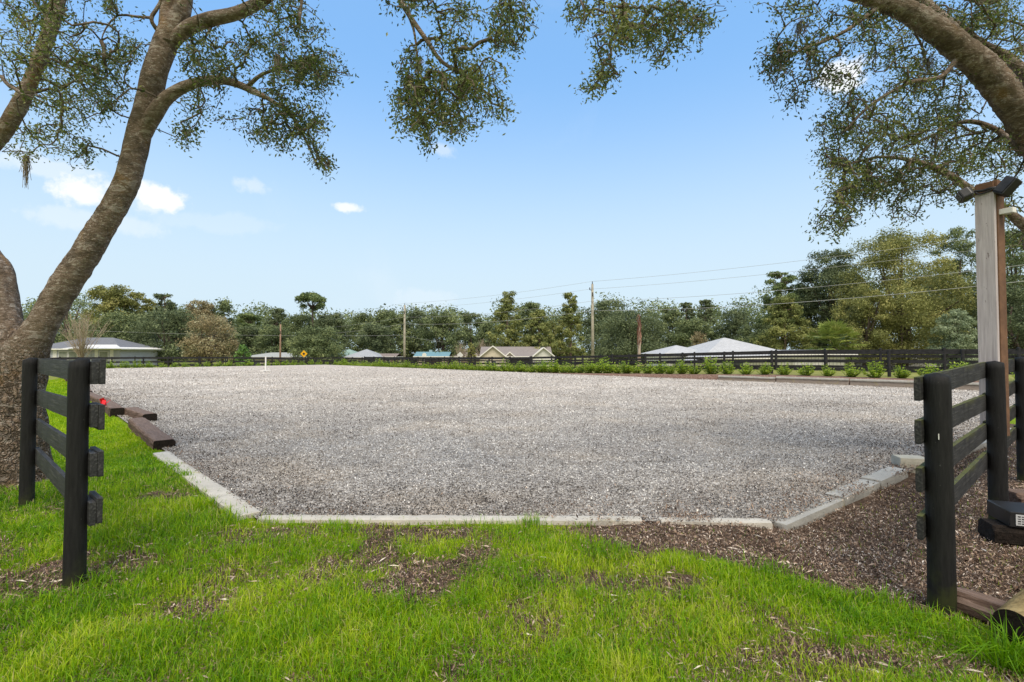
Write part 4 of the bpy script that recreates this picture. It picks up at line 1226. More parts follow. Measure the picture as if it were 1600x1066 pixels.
# ------------------------------------------------------------------ far trees
FM = {
    'oak': leafmat('far_oak', [(0.0, (0.068, 0.095, 0.045)), (0.5, (0.159, 0.202, 0.092)), (1.0, (0.342, 0.387, 0.175))], .25, .7, .2, .25),
    'dark': leafmat('far_dark_oak', [(0.0, (0.052, 0.074, 0.041)), (0.5, (0.129, 0.164, 0.083)), (1.0, (0.266, 0.311, 0.156))], .25, .7, .2, .25),
    'olive': leafmat('far_olive', [(0.0, (0.108, 0.116, 0.040)), (0.5, (0.244, 0.262, 0.086)), (1.0, (0.465, 0.430, 0.162))], .3, .7, .2, .3),
    'brown': leafmat('far_brown', [(0.0, (0.136, 0.110, 0.063)), (0.5, (0.330, 0.269, 0.147)), (1.0, (0.500, 0.498, 0.325))], .3, .8, .2, .3),
    'pine': leafmat('far_pine', [(0.0, (0.058, 0.093, 0.040)), (0.5, (0.142, 0.197, 0.077)), (1.0, (0.328, 0.384, 0.146))], .25, .7, .2, .4),
    'ypine': leafmat('far_yellow_pine', [(0.0, (0.099, 0.125, 0.042)), (0.5, (0.226, 0.261, 0.088)), (1.0, (0.427, 0.419, 0.150))], .3, .7, .2, .4),
    'silver': leafmat('far_silver', [(0.0, (0.122, 0.165, 0.095)), (0.5, (0.242, 0.302, 0.181)), (1.0, (0.440, 0.500, 0.318))], .3, .7, .2, .4),
    'bright': leafmat('far_bright', [(0.0, (0.063, 0.150, 0.038)), (0.5, (0.164, 0.302, 0.077)), (1.0, (0.301, 0.475, 0.129))], .3, .6, .3, .4),
    'bare': tintmat('bare_twigs', [(0, (0.24, 0.18, 0.13)), (1, (0.50, 0.42, 0.32))]),
}
M['fartrunk'] = simple('far_trunk', (0.13, 0.10, 0.08), (0.07, 0.055, 0.045), 3, .9)
M['pinetrunk'] = simple('far_pine_trunk', (0.26, 0.19, 0.15), (0.16, 0.12, 0.10), 3, .9)


def leafcloud(cen, rad, n, size, rng, squash=.8, shell=.5):
    w = rad ** 2; w = w / w.sum(); idx = rng.choice(len(cen), n, p=w)
    d = rng.normal(0, 1, (n, 3)); d /= np.linalg.norm(d, axis=1)[:, None]
    flip = (d[:, 2] < -.25) & (rng.uniform(0, 1, n) < .6); d[flip, 2] *= -1
    rr = rad[idx] * (1 - shell * rng.uniform(0, 1, n) ** 2) * np.clip(rng.normal(1, .24, n), .4, 1.32)
    pos = cen[idx] + d * rr[:, None] * np.array([1, 1, squash])
    nn = d + rng.normal(0, .55, (n, 3)); nn /= np.linalg.norm(nn, axis=1)[:, None]
    t = np.cross(nn, rng.normal(0, 1, (n, 3))); t /= np.linalg.norm(t, axis=1)[:, None]; s = np.cross(nn, t)
    L = (size * rng.uniform(.5, 1.4, n))[:, None]
    V = np.stack([pos + t * L * .6, pos - t * L * .4 + s * L * .42, pos - t * L * .4 - s * L * .42], 1).reshape(-1, 3)
    T = np.arange(n * 3).reshape(-1, 3)
    ct = rng.uniform(-.22, .22, len(cen))
    ti = np.clip(.5 + ct[idx] + rng.normal(0, .17, n), 0, 1)
    return V, T, np.repeat(ti, 3)


def far_tree(px, top, wpx, Y, kind, label, shape='oak', n=9000, low=.08, seed=None, name=None, dens=1.0, base=None, cat='tree', group='trees behind the arena', leaf=None):
    seed = seed if seed is not None else int(px * 7 + top); rng = np.random.default_rng(seed)
    X = (px - 800) / FPX * Y; zb = surf(X, Y) if base is None else base
    zt = P(px, top - 3, Y)[2]; H = zt - zb; Wd = wpx * Y / FPX; R = Wd / 2
    root = empty(name or {'oak': 'oak_tree', 'pine': 'pine_tree', 'young': 'pine_tree', 'umbrella': 'pine_tree'}.get(shape, 'tree'), (X, Y, zb), label=label, cat=cat, group=group)
    cen = []; rad = []; tg = Geo(); leafs = leaf or max(.10, Y * .0030)
    if shape == 'oak':
        nc = int(120 * dens); r_ = []
        for _ in range(nc):
            a = rng.uniform(0, 6.28); t = rng.uniform(0, 1) ** .55; ph = rng.uniform(0, 1)
            prof = math.sqrt(max(0, 1 - (abs(ph - .42) / .62) ** 2.2))
            r = R * .86 * prof * t; z = H * (low + (1 - low) * ph * .93)
            cen.append((r * math.cos(a), r * math.sin(a), z)); rad.append(R * rng.uniform(.13, .31) * (1.05 - .25 * ph))
        cen = np.array(cen); rad = np.array(rad); cen[:, 2] = np.minimum(cen[:, 2], H - rad * .75)
        cen[:, 2] = np.maximum(cen[:, 2], rad * .8 + H * low * .5)
        tr = max(.18, R * .07)
        tg.tube(*catmull([(0, 0, -.3), (.1 * R, 0, H * .25), (0, .05 * R, H * .5), (.05 * R, 0, H * .75)], [tr * 1.3, tr, tr * .7, tr * .25], .8), sides=9, rough=.1)
        for k in range(9):
            c = cen[rng.integers(nc)]; z0 = H * rng.uniform(.12, .45)
            tg.tube(*catmull([(0, 0, z0), (c[0] * .5, c[1] * .5, z0 + (c[2] - z0) * .35), c], [tr * .5, tr * .32, tr * .1], .8), sides=6)
        tm = M['fartrunk']
    elif shape == 'pine':
        nc = int(90 * dens)
        for k in range(nc):
            ph = rng.uniform(0, 1); a = rng.uniform(0, 6.28)
            r = R * (1.0 - .55 * ph) * rng.uniform(.15, 1) ** .6; z = H * (low + (1 - low) * ph)
            cen.append((r * math.cos(a), r * math.sin(a), z)); rad.append(R * rng.uniform(.10, .26) * (1 - .2 * ph))
        cen = np.array(cen); rad = np.array(rad); cen[:, 2] = np.minimum(cen[:, 2], H - rad * .5)
        tr = max(.13, H * .013)
        tg.tube(*catmull([(0, 0, -.3), (.1, 0, H * .4), (0, .1, H * .75), (0, 0, H * .97)], [tr * 1.2, tr, tr * .6, tr * .2], 1.0), sides=8)
        for c in cen: tg.tube(*catmull([(0, 0, c[2] - .1 * R), (c[0] * .6, c[1] * .6, c[2] - .12 * R), c], [tr * .3, tr * .2, tr * .08], 1.2), sides=5)
        tm = M['pinetrunk']
    elif shape == 'young':
        nc = int(120 * dens)
        for k in range(nc):
            ph = rng.uniform(0, 1); a = rng.uniform(0, 6.28)
            r = R * (1.05 - .8 * ph ** 1.2) * rng.uniform(.1, 1) ** .6; z = H * (low + (1 - low) * ph)
            cen.append((r * math.cos(a), r * math.sin(a), z - .10 * r)); rad.append(R * rng.uniform(.09, .24) * (1 - .2 * ph))
        cen = np.array(cen); rad = np.array(rad); cen[:, 2] = np.minimum(cen[:, 2], H - rad * .5)
        tr = max(.13, H * .014)
        tg.tube(*catmull([(0, 0, -.3), (.1, 0, H * .4), (0, .1, H * .75), (0, 0, H * .97)], [tr * 1.2, tr, tr * .6, tr * .2], 1.0), sides=8)
        for c in cen[::2]: tg.tube([(0, 0, c[2] - .05 * R), c], [tr * .25, tr * .08], 5)
        tm = M['pinetrunk']
    elif shape == 'umbrella':
        nc = int(15 * dens)
        for k in range(nc):
            a = rng.uniform(0, 6.28); t = rng.uniform(.15, 1); cen.append((R * .8 * t * math.cos(a), R * .8 * t * math.sin(a), H * (1 - .07 - .10 * t * rng.uniform(.2, 1)))); rad.append(R * rng.uniform(.20, .32))
        for k in range(5):
            a = rng.uniform(0, 6.28); cen.append((R * .7 * math.cos(a), R * .7 * math.sin(a), H * rng.uniform(.70, .84))); rad.append(R * .2)
        cen = np.array(cen); rad = np.array(rad); cen[:, 2] = np.minimum(cen[:, 2], H - rad * .5)
        tr = max(.16, H * .014)
        tg.tube(*catmull([(0, 0, -.3), (.15, 0, H * .4), (-.1, .1, H * .7), (0, 0, H * .93)], [tr * 1.2, tr, tr * .7, tr * .3], 1.0), sides=8)
        for c in cen: tg.tube(*catmull([(0, 0, H * .76), (c[0] * .5, c[1] * .5, H * .82), c], [tr * .35, tr * .25, tr * .1], 1.2), sides=5)
        tm = M['fartrunk']
    elif shape == 'vase':      # leafless fan of thin stems
        tm = FM['bare']
        for k in range(int(22 * dens) + 4):
            a = rng.uniform(0, 6.28); t = rng.uniform(.05, 1) ** .7; hh = H * rng.uniform(.75, 1.0) * (1 - .18 * t)
            e_ = np.array([R * t * math.cos(a), R * t * math.sin(a), hh]); z0 = H * rng.uniform(.10, .22)
            m_ = (e_[0] * .50, e_[1] * .50, z0 + (hh - z0) * .45)
            pts, rr = catmull([(0, 0, 0), (e_[0] * .08, e_[1] * .08, z0), m_, e_], [.06, .045, .028, .012], .5)
            V, Q, T = tube(pts, rr, 5, cap=False); tg.add(V, Q, None, tint=rng.uniform(0, .6))
            for q in range(13):
                i0 = rng.integers(int(len(pts) * .3), len(pts) - 1); d = pts[i0] - pts[i0 - 1]; d /= np.linalg.norm(d)
                d = d + rng.normal(0, .42, 3); d[2] = abs(d[2]) * .8 + .25; d /= np.linalg.norm(d); L = H * rng.uniform(.10, .26)
                p1 = pts[i0] + d * L * .5 + rng.normal(0, .03, 3); p2 = pts[i0] + d * L + np.array([0, 0, L * .15])
                p2[2] = min(p2[2], H)
                V, Q, T = tube([pts[i0], p1, p2], [.020, .015, .009], 4, cap=False); tg.add(V, Q, None, tint=rng.uniform(.2, 1))
        link('branches', tg.mesh('branches', tm, True), root)
        return root
    link('trunk', tg.mesh('trunk', tm, True), root)
    V, T, A = leafcloud(cen, rad, n, leafs, rng, .8 if shape in ('oak',) else .75)
    V[:, 2] = np.maximum(V[:, 2], .1)
    link('crown', npmesh('crown', V, [T], FM[kind], attrs={'tint': A}), root)
    return root


# the far-off wood closing the view behind the individual trees
def far_wood():
    rng = np.random.default_rng(77); C, Rr = [], []
    for k in range(1300):
        px = rng.uniform(-250, 1850); Y = rng.uniform(120, 165); X = (px - 800) / FPX * Y
        Hh = np.interp(px, [-250, 150, 380, 560, 800, 1000, 1150, 1300, 1850], [15, 15, 13, 11.5, 14, 14.5, 14, 24, 26]) * rng.uniform(.85, 1.0)
        C.append((X, Y, rng.uniform(0, 1) ** .6 * Hh)); Rr.append(rng.uniform(2.0, 4.0))
    V, T, A = leafcloud(np.array(C), np.array(Rr), 190000, .50, rng, .8, .3)
    k = (V.reshape(-1, 3, 3)[:, :, 2].min(1) > -.4)
    V = V.reshape(-1, 3, 3)[k].reshape(-1, 3); A = A.reshape(-1, 3)[k].ravel(); T = np.arange(len(V)).reshape(-1, 3)
    link('distant_woods', npmesh('distant_woods', V, [T], FM['oak'], attrs={'tint': A}), kind='stuff')


far_wood()
TR = [
    (100, 455, 120, 96, 'oak', 'green oak filling the gap between the two limbs of the near left oak', 'oak', 9000, .06),
    (172, 444, 78, 92, 'olive', 'tall olive brown oak right above the white house with the grey roof', 'oak', 11000, .25),
    (214, 458, 56, 94, 'olive', 'narrow olive tree between the tall olive oak and the ragged thin one', 'oak', 7000, .3),
    (190, 492, 110, 84, 'oak', 'broad dark green oak low behind the white house roof', 'oak', 11000, .05),
    (256, 463, 46, 96, 'dark', 'ragged thin topped tree rising above the grey green oak', 'pine', 3600, .45),
    (262, 486, 110, 82, 'dark', 'rounded grey green oak right of the white house reaching the ground', 'oak', 13000, .03),
    (312, 469, 54, 90, 'brown', 'brownish thin leaved tree top above the bare brown oak', 'oak', 5000, .3),
    (347, 470, 50, 92, 'oak', 'green and brown narrow tree behind the right side of the bare brown oak', 'oak', 5500, .2),
    (326, 494, 92, 72, 'brown', 'half bare brown oak with a wide crown left of the bright green bush', 'oak', 7500, .10),
    (390, 490, 40, 112, 'pine', 'small flat topped pine standing alone against the sky', 'umbrella', 2600, .5),
    (388, 512, 66, 100, 'dark', 'low dark oak under the small flat topped pine', 'oak', 7000, .03),
    (432, 486, 60, 104, 'dark', 'spiky dark tree left of the tall umbrella pine', 'pine', 4200, .3),
    (430, 508, 74, 88, 'oak', 'round green oak behind the leftmost utility pole', 'oak', 9000, .05),
    (488, 457, 54, 98, 'pine', 'tall umbrella pine rising highest above the centre left trees', 'umbrella', 5200, .6),
    (470, 494, 80, 100, 'oak', 'green oak under the tall umbrella pine', 'oak', 9000, .05),
    (515, 490, 70, 98, 'dark', 'dark green oak right of the tall umbrella pine', 'oak', 9000, .05),
    (497, 514, 96, 74, 'oak', 'low spreading oak with visible branching trunk above the yellow sign', 'oak', 10000, .14),
    (572, 490, 66, 104, 'oak', 'green oak behind the green grey hip roofed house', 'oak', 8500, .08),
    (612, 487, 74, 100, 'oak', 'oak with its trunk showing left of the second utility pole', 'oak', 10000, .18),
    (590, 508, 70, 86, 'dark', 'low dark oak with bare stems in front of the hip roofed houses', 'oak', 7500, .25),
    (655, 486, 62, 104, 'dark', 'dark oak right behind the second utility pole', 'oak', 8500, .08),
    (690, 490, 84, 96, 'oak', 'wide green oak above the blue roofed house', 'oak', 11000, .10),
    (735, 488, 60, 108, 'oak', 'dense oak between the blue roofed house and the first tall pine', 'oak', 8500, .05),
    (764, 502, 50, 98, 'oak', 'small green oak at the left shoulder of the gabled house', 'oak', 6000, .04),
    (792, 459, 66, 84, 'ypine', 'tall yellow green pine with bare trunk in front of the gabled house', 'young', 8000, .30),
    (830, 472, 56, 104, 'oak', 'green oak top showing between the two yellow green pines', 'oak', 7500, .1),
    (842, 488, 60, 80, 'ypine', 'shorter yellow green pine with bare trunk right of the gabled house porch', 'young', 8000, .28),
    (891, 461, 58, 84, 'ypine', 'tall pine with brown needles left of the tallest utility pole', 'young', 7500, .12),
    (872, 500, 60, 92, 'olive', 'low olive tree behind the right gable of the cream house', 'oak', 7000, .04),
    (950, 470, 90, 96, 'dark', 'grey green oak top behind the tallest utility pole', 'oak', 10000, .1),
    (985, 488, 128, 66, 'dark', 'huge rounded grey oak behind the vine covered snag', 'oak', 20000, .02),
    (1046, 480, 46, 100, 'oak', 'narrow green oak above the left wing of the pale roofed house', 'oak', 6000, .1),
    (1073, 477, 36, 106, 'dark', 'small round headed tree, first of the two slim tops right of the grey oak', 'pine', 3600, .4),
    (1103, 473, 36, 104, 'dark', 'slim round headed tree, tallest just above the pale roofed house', 'pine', 4000, .4),
    (1085, 500, 84, 92, 'oak', 'green oak directly behind the pale grey roof', 'oak', 10000, .05),
    (1092, 520, 36, 74, 'brown', 'small tan leaved tree peeping over the pale grey roof', 'oak', 2600, .1),
    (1148, 486, 70, 88, 'dark', 'rounded dark oak between the pale roof and the tall right pine', 'oak', 9000, .04),
    (1186, 500, 70, 74, 'oak', 'green oak left of the tall right pine', 'oak', 9000, .04),
    (1222, 429, 66, 64, 'pine', 'tall dark topped pine left of the big right oaks', 'pine', 9500, .45),
    (1226, 470, 100, 62, 'ypine', 'spreading yellow green pine with pale trunk in front of the tall dark one', 'young', 13000, .22),
    (1300, 388, 110, 64, 'dark', 'big dark oak with visible limbs left of the great olive oak', 'oak', 22000, .10),
    (1268, 430, 66, 66, 'oak', 'mid green oak at the left foot of the big right oaks', 'oak', 10000, .08),
    (1408, 362, 176, 56, 'olive', 'great yellow olive oak, the widest crown on the right', 'oak', 42000, .04),
    (1350, 440, 90, 54, 'olive', 'lower olive limb mass, left front of the great olive oak', 'oak', 15000, .04),
    (1502, 352, 100, 66, 'oak', 'tall green oak behind the great olive oak, left of the light post', 'oak', 20000, .12),
    (1478, 400, 80, 70, 'olive', 'yellowing oak between the great olive oak and the light post', 'oak', 11000, .05),
    (1590, 350, 110, 60, 'oak', 'tall green oak behind the light post at the right edge', 'oak', 22000, .05),
    (1580, 450, 110, 50, 'dark', 'dark low oak right of the light post', 'oak', 15000, .02),
    (1492, 484, 66, 48, 'silver', 'silvery green rounded bush tree just left of the light post', 'oak', 12000, .02),
    (1180, 543, 26, 44, 'silver', 'small silvery bush in front of the pale grey roof', 'oak', 2500, .02),
    (1690, 380, 150, 60, 'oak', 'green oak beyond the right edge', 'oak', 12000, .02),
    (-40, 450, 160, 96, 'oak', 'green oak beyond the left edge behind the near oak', 'oak', 9000, .02),
    (380, 541, 24, 70, 'bright', 'bright green rounded bush at the foot of the half bare oak', 'oak', 2500, .02),
]
for t in TR:
    px, top, w, Y, kind, lb, shape, n, low = t
    if px > 1640 or px < 0: continue
    far_tree(px, top, w, Y, kind, lb, shape, int(n * 1.55), low, name='bush' if 'bush ' in lb + ' ' and w < 30 else None, cat='bush' if 'bush ' in lb + ' ' and w < 30 else 'tree')
far_tree(128, 486, 66, 66, 'brown', 'leafless crape myrtle with a pale fan of branches in front of the white house', 'vase', 0, 0, name='bare_tree')
far_tree(755, 531, 34, 84, 'brown', 'leafless tan tree left of the gabled house, the taller of the bare pair', 'vase', 0, 0, name='bare_tree', dens=.7)
far_tree(722, 536, 34, 86, 'brown', 'lower leafless tan tree behind the white diamond sign', 'vase', 0, 0, name='bare_tree', dens=.6)
far_tree(736, 537, 18, 80, 'olive', 'small yellow green sapling between the two bare tan trees', 'oak', 1500, .1, name='sapling')

# cabbage palm
def palm(px, top, wpx, Y, label):
    rng = np.random.default_rng(9); X = (px - 800) / FPX * Y; zb = surf(X, Y); zt = P(px, top, Y)[2]; H = zt - zb; R = wpx / 2 * Y / FPX
    root = empty('palm_tree', (X, Y, zb), label=label, cat='palm')
    G = Geo(); G.tube([(0, 0, -.2), (0, 0, H * .45)], [.28, .24], 10, .1); link('trunk', G.mesh('trunk', M['fartrunk'], True), root)
    G = Geo(); hc = H * .52
    for k in range(62):
        a = rng.uniform(0, 6.28); el = rng.uniform(-.5, 1.45); L = R * rng.uniform(.5, .75)
        d = np.array([math.cos(a) * math.cos(el), math.sin(a) * math.cos(el), math.sin(el)])
        c = np.array([0, 0, hc]) + d * L; s = np.cross(d, [0, 0, 1.0]); s /= np.linalg.norm(s) + 1e-6; up = np.cross(s, d)
        tt = rng.uniform(.2, 1)
        V, Q, T = tube([(0, 0, hc), c], [.03, .02], 4, cap=False); G.add(V, Q, None, tint=.4)
        for q in range(18):
            f = (q / 17 - .5) * 2.7; ll = R * .52 * rng.uniform(.8, 1.1)
            dd = d * math.cos(f) + s * math.sin(f); e = c + dd * ll + np.array([0, 0, -.25 * ll * rng.uniform(.3, 1.3)]); m_ = c + dd * ll * .5
            ws = np.cross(dd, up) * .075 * Y / 50
            G.add([c, m_ + ws, e, m_ - ws], [[0, 1, 2, 3]], tint=np.clip(tt + rng.normal(0, .1), 0, 1))
    link('fronds', G.mesh('fronds', FM['palm']), root)


FM['palm'] = leafmat('palm_frond', [(0.0, (0.22, 0.17, 0.05)), (0.3, (0.13, 0.18, 0.04)), (0.7, (0.27, 0.34, 0.07)), (1.0, (0.48, 0.50, 0.16))], .3, .5, .3)
palm(1304, 506, 78, 44, 'squat cabbage palm with fan leaves in front of the big right oaks')

# vine covered snag
q = P(998, 563, 42); zb = surf(q[0], q[1])
sn = empty('dead_snag', (q[0], q[1], zb), label='slim dead trunk wrapped in rusty brown vines right of the tallest utility pole', cat='dead tree')
ht = P(998, 496, 42)[2] - zb
G = Geo(); G.tube(*catmull([(0, 0, -.3), (.05, 0, ht * .4), (.08, 0, ht * .8), (.05, 0, ht)], [.15, .13, .10, .05], .3), sides=9, rough=.1); link('trunk', G.mesh('trunk', simple('snag_wood', (.45, .38, .32), (.28, .2, .16), 5), True), sn)
rng = np.random.default_rng(8); G = Geo()
for k in range(30):
    a0 = rng.uniform(0, 6.28); z0 = ht * rng.uniform(.35, .9); z1 = min(ht * 1.06, z0 + rng.uniform(.5, 1.6)); t = np.linspace(0, 1, 9)
    rr = .11 + .05 * np.sin(t * 3.1) * rng.uniform(.3, 1.8)
    pts = np.stack([np.cos(a0 + t * 2) * rr + .05, np.sin(a0 + t * 2) * rr, z0 + (z1 - z0) * t], -1)
    V, Q, T = tube(pts, np.full(9, .022), 5, cap=False); G.add(V, Q, None, tint=rng.uniform(0, 1))
link('vines', G.mesh('vines', tintmat('rusty_vine', [(0, (.09, .03, .02)), (1, (.42, .24, .18))])), sn)

# ------------------------------------------------------------------ utility poles and wires
M['pole'] = simple('utility_pole_wood', (0.40, 0.37, 0.30), (0.28, 0.255, 0.20), 2, .85)
M['poleb'] = simple('brown_pole_wood', (0.33, 0.21, 0.15), (0.22, 0.14, 0.10), 2, .85)
M['wire'] = simple('power_wire', (0.42, 0.43, 0.42), (0.36, 0.36, 0.36), 2, .5)
POL = {}


def pole(px, top, Y, label, m, r=.16, arms=(), key=None, X=None):
    X = (px - 800) / FPX * Y if X is None else X; zb = surf(X, Y); zt = P(px, top, Y)[2] if top else 9.5
    e = empty('utility_pole', (X, Y, zb), label=label, cat='utility pole', group='utility poles along the road')
    G = Geo(); G.tube([(0, 0, -.3), (0, 0, (zt - zb) * .5), (0, 0, zt - zb)], [r * 1.2, r, r * .75], 12); link('shaft', G.mesh('shaft', m, True), e)
    G = Geo(); G.tube([(0, 0, zt - zb - .02), (0, 0, zt - zb + .28)], [.06, .04], 8); G.tube([(0, 0, zt - zb - .75), (-.32, -.1, zt - zb - .68)], [.035, .035], 6)
    G.tube([(-.32, -.1, zt - zb - .68), (-.32, -.1, zt - zb - .42)], [.06, .05], 8); G.box((.0, -r * 1.0, zt - zb - 1.2), (.05, .04, .22))
    link('insulators', G.mesh('insulators', M['farfence'], True), e)
    POL[key] = (X, Y, zt); return e


pole(926, 444, 56, 'tallest pale utility pole right of centre carrying the long wires', M['pole'], .17, key='A')
pole(632, 477, 80, 'pale utility pole left of centre in front of the oaks', M['pole'], .19, key='B')
pole(438, 507, 72, 'distant brown utility pole above the far white marker post', M['poleb'], .12, key='C')
POL['C'] = (-52.0, 109.0, 8.6)
POL['D'] = (36.8, 32.0, 9.6); POL['E'] = (64, 8, 9.8)


def wire(path, label, r, sag=.35):
    G = Geo()
    for a, b in zip(path[:-1], path[1:]):
        a = np.array(a, float); b = np.array(b, float); t = np.linspace(0, 1, 14)[:, None]
        pts = a * (1 - t) + b * t; pts[:, 2] -= 4 * sag * (t * (1 - t))[:, 0]
        G.tube(pts, np.full(14, r), 5)
    link('power_wire', G.mesh('power_wire', M['wire'], True), label=label, cat='power wire', group='wires between the utility poles')


def at(k, z): p = POL[k]; return (p[0] - .12, p[1] - .12, p[2] + z)
ORD = ['E', 'D', 'A', 'B', 'C']
wire([at(k, .28) for k in ORD], 'topmost wire, running over the tip of the tallest pole', .013)
wire([(at(k, -.42)[0] - .3, at(k, -.42)[1], at(k, -.62)[2]) for k in ORD], 'second wire from the top, just under the tip of the tallest pole', .013)
wire([at(k, -2.0) for k in ORD], 'third wire from the top along the utility poles', .016, .5)
wire([at(k, -3.1) for k in ORD], 'lowest thick wire along the utility poles, crossing the big right oaks', .020, .6)
for (px, tp, Y, k2, lb) in ((66, 505, 76, 'F', 'utility pole hidden behind the trunk of the near left oak'),): pole(px, tp, Y, lb, M['pole'], .15, key=k2)
pb = POL['B']; pf = POL['F']
wire([(pf[0], pf[1], pf[2] - .8), (pb[0], pb[1], P(632, 524, 80)[2])], 'low thin wire crossing the trees above the white house', .014, .5)
wire([(pb[0], pb[1], P(632, 525, 80)[2]), P(735, 537, 100)], 'service wire dropping from the left of centre pole to the right', .016, .3)

# ------------------------------------------------------------------ houses
def roof_mesh(L, Wd, rise, ov, kind, th=.12):
    """footprint L x Wd centred, z=0 at the eave"""
    a, b = L / 2 + ov, Wd / 2 + ov; G = Geo()
    ridge = max(.01, a - b) if kind == 'hip' else a
    V = [(-a, -b, 0), (a, -b, 0), (a, b, 0), (-a, b, 0), (-ridge, 0, rise), (ridge, 0, rise)]
    Q = [[0, 1, 5, 4], [2, 3, 4, 5]]; T = [[1, 2, 5], [3, 0, 4]]
    G.add(V, Q, T if kind == 'hip' else None)
    G.add([(-a, -b, -.004), (a, -b, -.004), (a, b, -.004), (-a, b, -.004)], [[3, 2, 1, 0]])
    return G


def shingle(name, c):
    def f(T, b, co):
        br = T.node('ShaderNodeTexBrick', ins={'Vector': co, 'Scale': 3.0, 'Color1': (*c, 1), 'Color2': (*[x * .8 for x in c], 1), 'Mortar': (*[x * .62 for x in c], 1), 'Mortar Size': .012})
        T.set(b.inputs['Base Color'], T.mix(T.smooth(T.noise(co, .8, 5), .4, .7, 0, .4), br.outputs[0], tuple(x * .75 for x in c)))
    return mat(name, f, .9, .15)


def house(name, label, px, Y, L, Wd, eave, rise, rz, wallc, roofc, kind='hip', parts=(), ov=.6, z=None, cat='house', soffit=True, pane=None):
    X = (px - 800) / FPX * Y; z = surf(X, Y) if z is None else z
    e = empty(name, (X, Y, z), rz, label=label, cat=cat)
    G = Geo(); G.box((0, 0, eave / 2 - .2), (L / 2, Wd / 2, eave / 2 + .2 - .01))
    wm = simple(name + '_siding', wallc, tuple(x * .88 for x in wallc), 1.5, .8)
    link('wall', G.mesh('wall', wm), e)
    rm = shingle(name + '_shingles', roofc)
    r_ = link('roof', roof_mesh(L, Wd, rise, ov, kind).mesh('roof', rm), e, (0, 0, eave))
    if kind == 'gable':
        G = Geo(); G.add([(-L / 2, -Wd / 2, 0), (-L / 2, Wd / 2, 0), (-L / 2, 0, rise * .86), (L / 2, -Wd / 2, 0), (L / 2, Wd / 2, 0), (L / 2, 0, rise * .86)], None, [[0, 1, 2], [3, 5, 4]])
        link('gable_wall', G.mesh('gable_wall', wm), e, (0, 0, eave - .011))
    G = Geo(); a, b = L / 2 + ov, Wd / 2 + ov; h = .085
    for (cx, cy, hx, hy) in ((0, -b - .015, a + .03, .015), (0, b + .015, a + .03, .015), (-a - .015, 0, .015, b - .001), (a + .015, 0, .015, b - .001)): G.box((cx, cy, -h + .02), (hx, hy, h))
    link('fascia', G.mesh('fascia', M['white']), e, (0, 0, eave))
    for (pt, x0, x1, z0, z1, cm) in parts:
        G = Geo(); yy = -Wd / 2 - .03
        G.box(((x0 + x1) / 2, yy, (z0 + z1) / 2), ((x1 - x0) / 2, .03, (z1 - z0) / 2))
        fr = link(pt, G.mesh(pt, cm), e)
        if pt == 'window':
            G = Geo(); G.box(((x0 + x1) / 2, yy - .035, (z0 + z1) / 2), ((x1 - x0) / 2 - .08, .008, (z1 - z0) / 2 - .08)); link('pane', G.mesh('pane', pane or M['glass']), fr)
    return e


WINL = simple('pale_blind', (0.30, 0.32, 0.27), (.22, .24, .2), 3, .5)
RED = simple('dark_red_door', (0.28, 0.012, 0.018), (.2, .01, .015), 3, .5)
GRYW = (0.44, 0.46, 0.53)
# white house at left, 74 m away
hw = house('white_house', 'white ranch house with grey hip roof and dark red door at the left', 155, 74, 12.0, 8.0, 2.62, 1.75, math.radians(3), GRYW, (0.20, 0.21, 0.235), 'hip',
           [('door', -5.5, -4.6, .05, 2.15, RED), ('window', -2.5, -1.25, .75, 2.3, M['white']), ('window', -1.15, .1, .75, 2.3, M['white']), ('window', 3.1, 4.4, .75, 2.25, M['white']),
            ('pilaster', -5.95, -5.65, 0, 2.55, M['white']), ('pilaster', -3.3, -2.75, 0, 2.55, M['white']), ('pilaster', .3, .8, 0, 2.55, M['white']), ('pilaster', 2.5, 2.95, 0, 2.55, M['white']), ('pilaster', 4.6, 5.1, 0, 2.55, M['white']), ('garage_recess', 1.2, 2.0, .02, 2.4, simple('shaded_siding', (.46, .48, .53)))], pane=WINL)
# right wing hip over it
wing = roof_mesh(6.2, 9.4, 1.12, .6, 'hip'); link('wing_roof', wing.mesh('wing_roof', hw.children[1].data.materials[0]), hw, (3.0, -.5, 2.64))
house('bungalow', 'long low beige bungalow far off behind the leftmost utility pole', 436, 84, 8.6, 6, 2.5, .75, 0, (0.52, 0.48, 0.40), (0.42, 0.44, 0.43), 'hip', [('window', -3, -1.6, 1, 2, M['white']), ('window', 1.6, 3.0, 1, 2, M['white'])])
house('green_roof_house', 'house with a faded green metal hip roof left of the grey hip roofed one', 546, 80, 4.3, 5, 2.5, 1.25, 0, (0.40, 0.42, 0.44), (0.30, 0.42, 0.38), 'hip', [('window', -1.5, -.2, 1, 2.1, M['white']), ('door', .4, 1.4, .05, 2.1, M['white'])])
house('grey_roof_house', 'low house with grey hip roof behind the thin dark tree trunks', 573, 78, 4.6, 5, 2.4, 1.3, 0, (0.36, 0.33, 0.31), (0.40, 0.42, 0.45), 'hip', [('window', -2, -.6, .9, 2.1, M['white']), ('window', .8, 2.2, .9, 2.1, M['white'])])
house('pink_house', 'small pink house with white shutters left of the second utility pole', 605, 80, 2.9, 4, 2.5, .5, 0, (0.46, 0.33, 0.28), (0.28, 0.23, 0.21), 'gable', [('window', -1.2, -.5, .9, 2.2, M['white']), ('window', .3, 1.0, .9, 2.2, M['white'])])
hb = house('blue_roof_cottage', 'beige cottage with a light blue metal roof and dark porch', 678, 92, 5.4, 5, 2.55, .85, 0, (0.50, 0.42, 0.33), (0.19, 0.35, 0.43), 'gable', [('porch', -1.5, 1.9, .1, 2.4, simple('porch_dark', (.05, .035, .03)))])
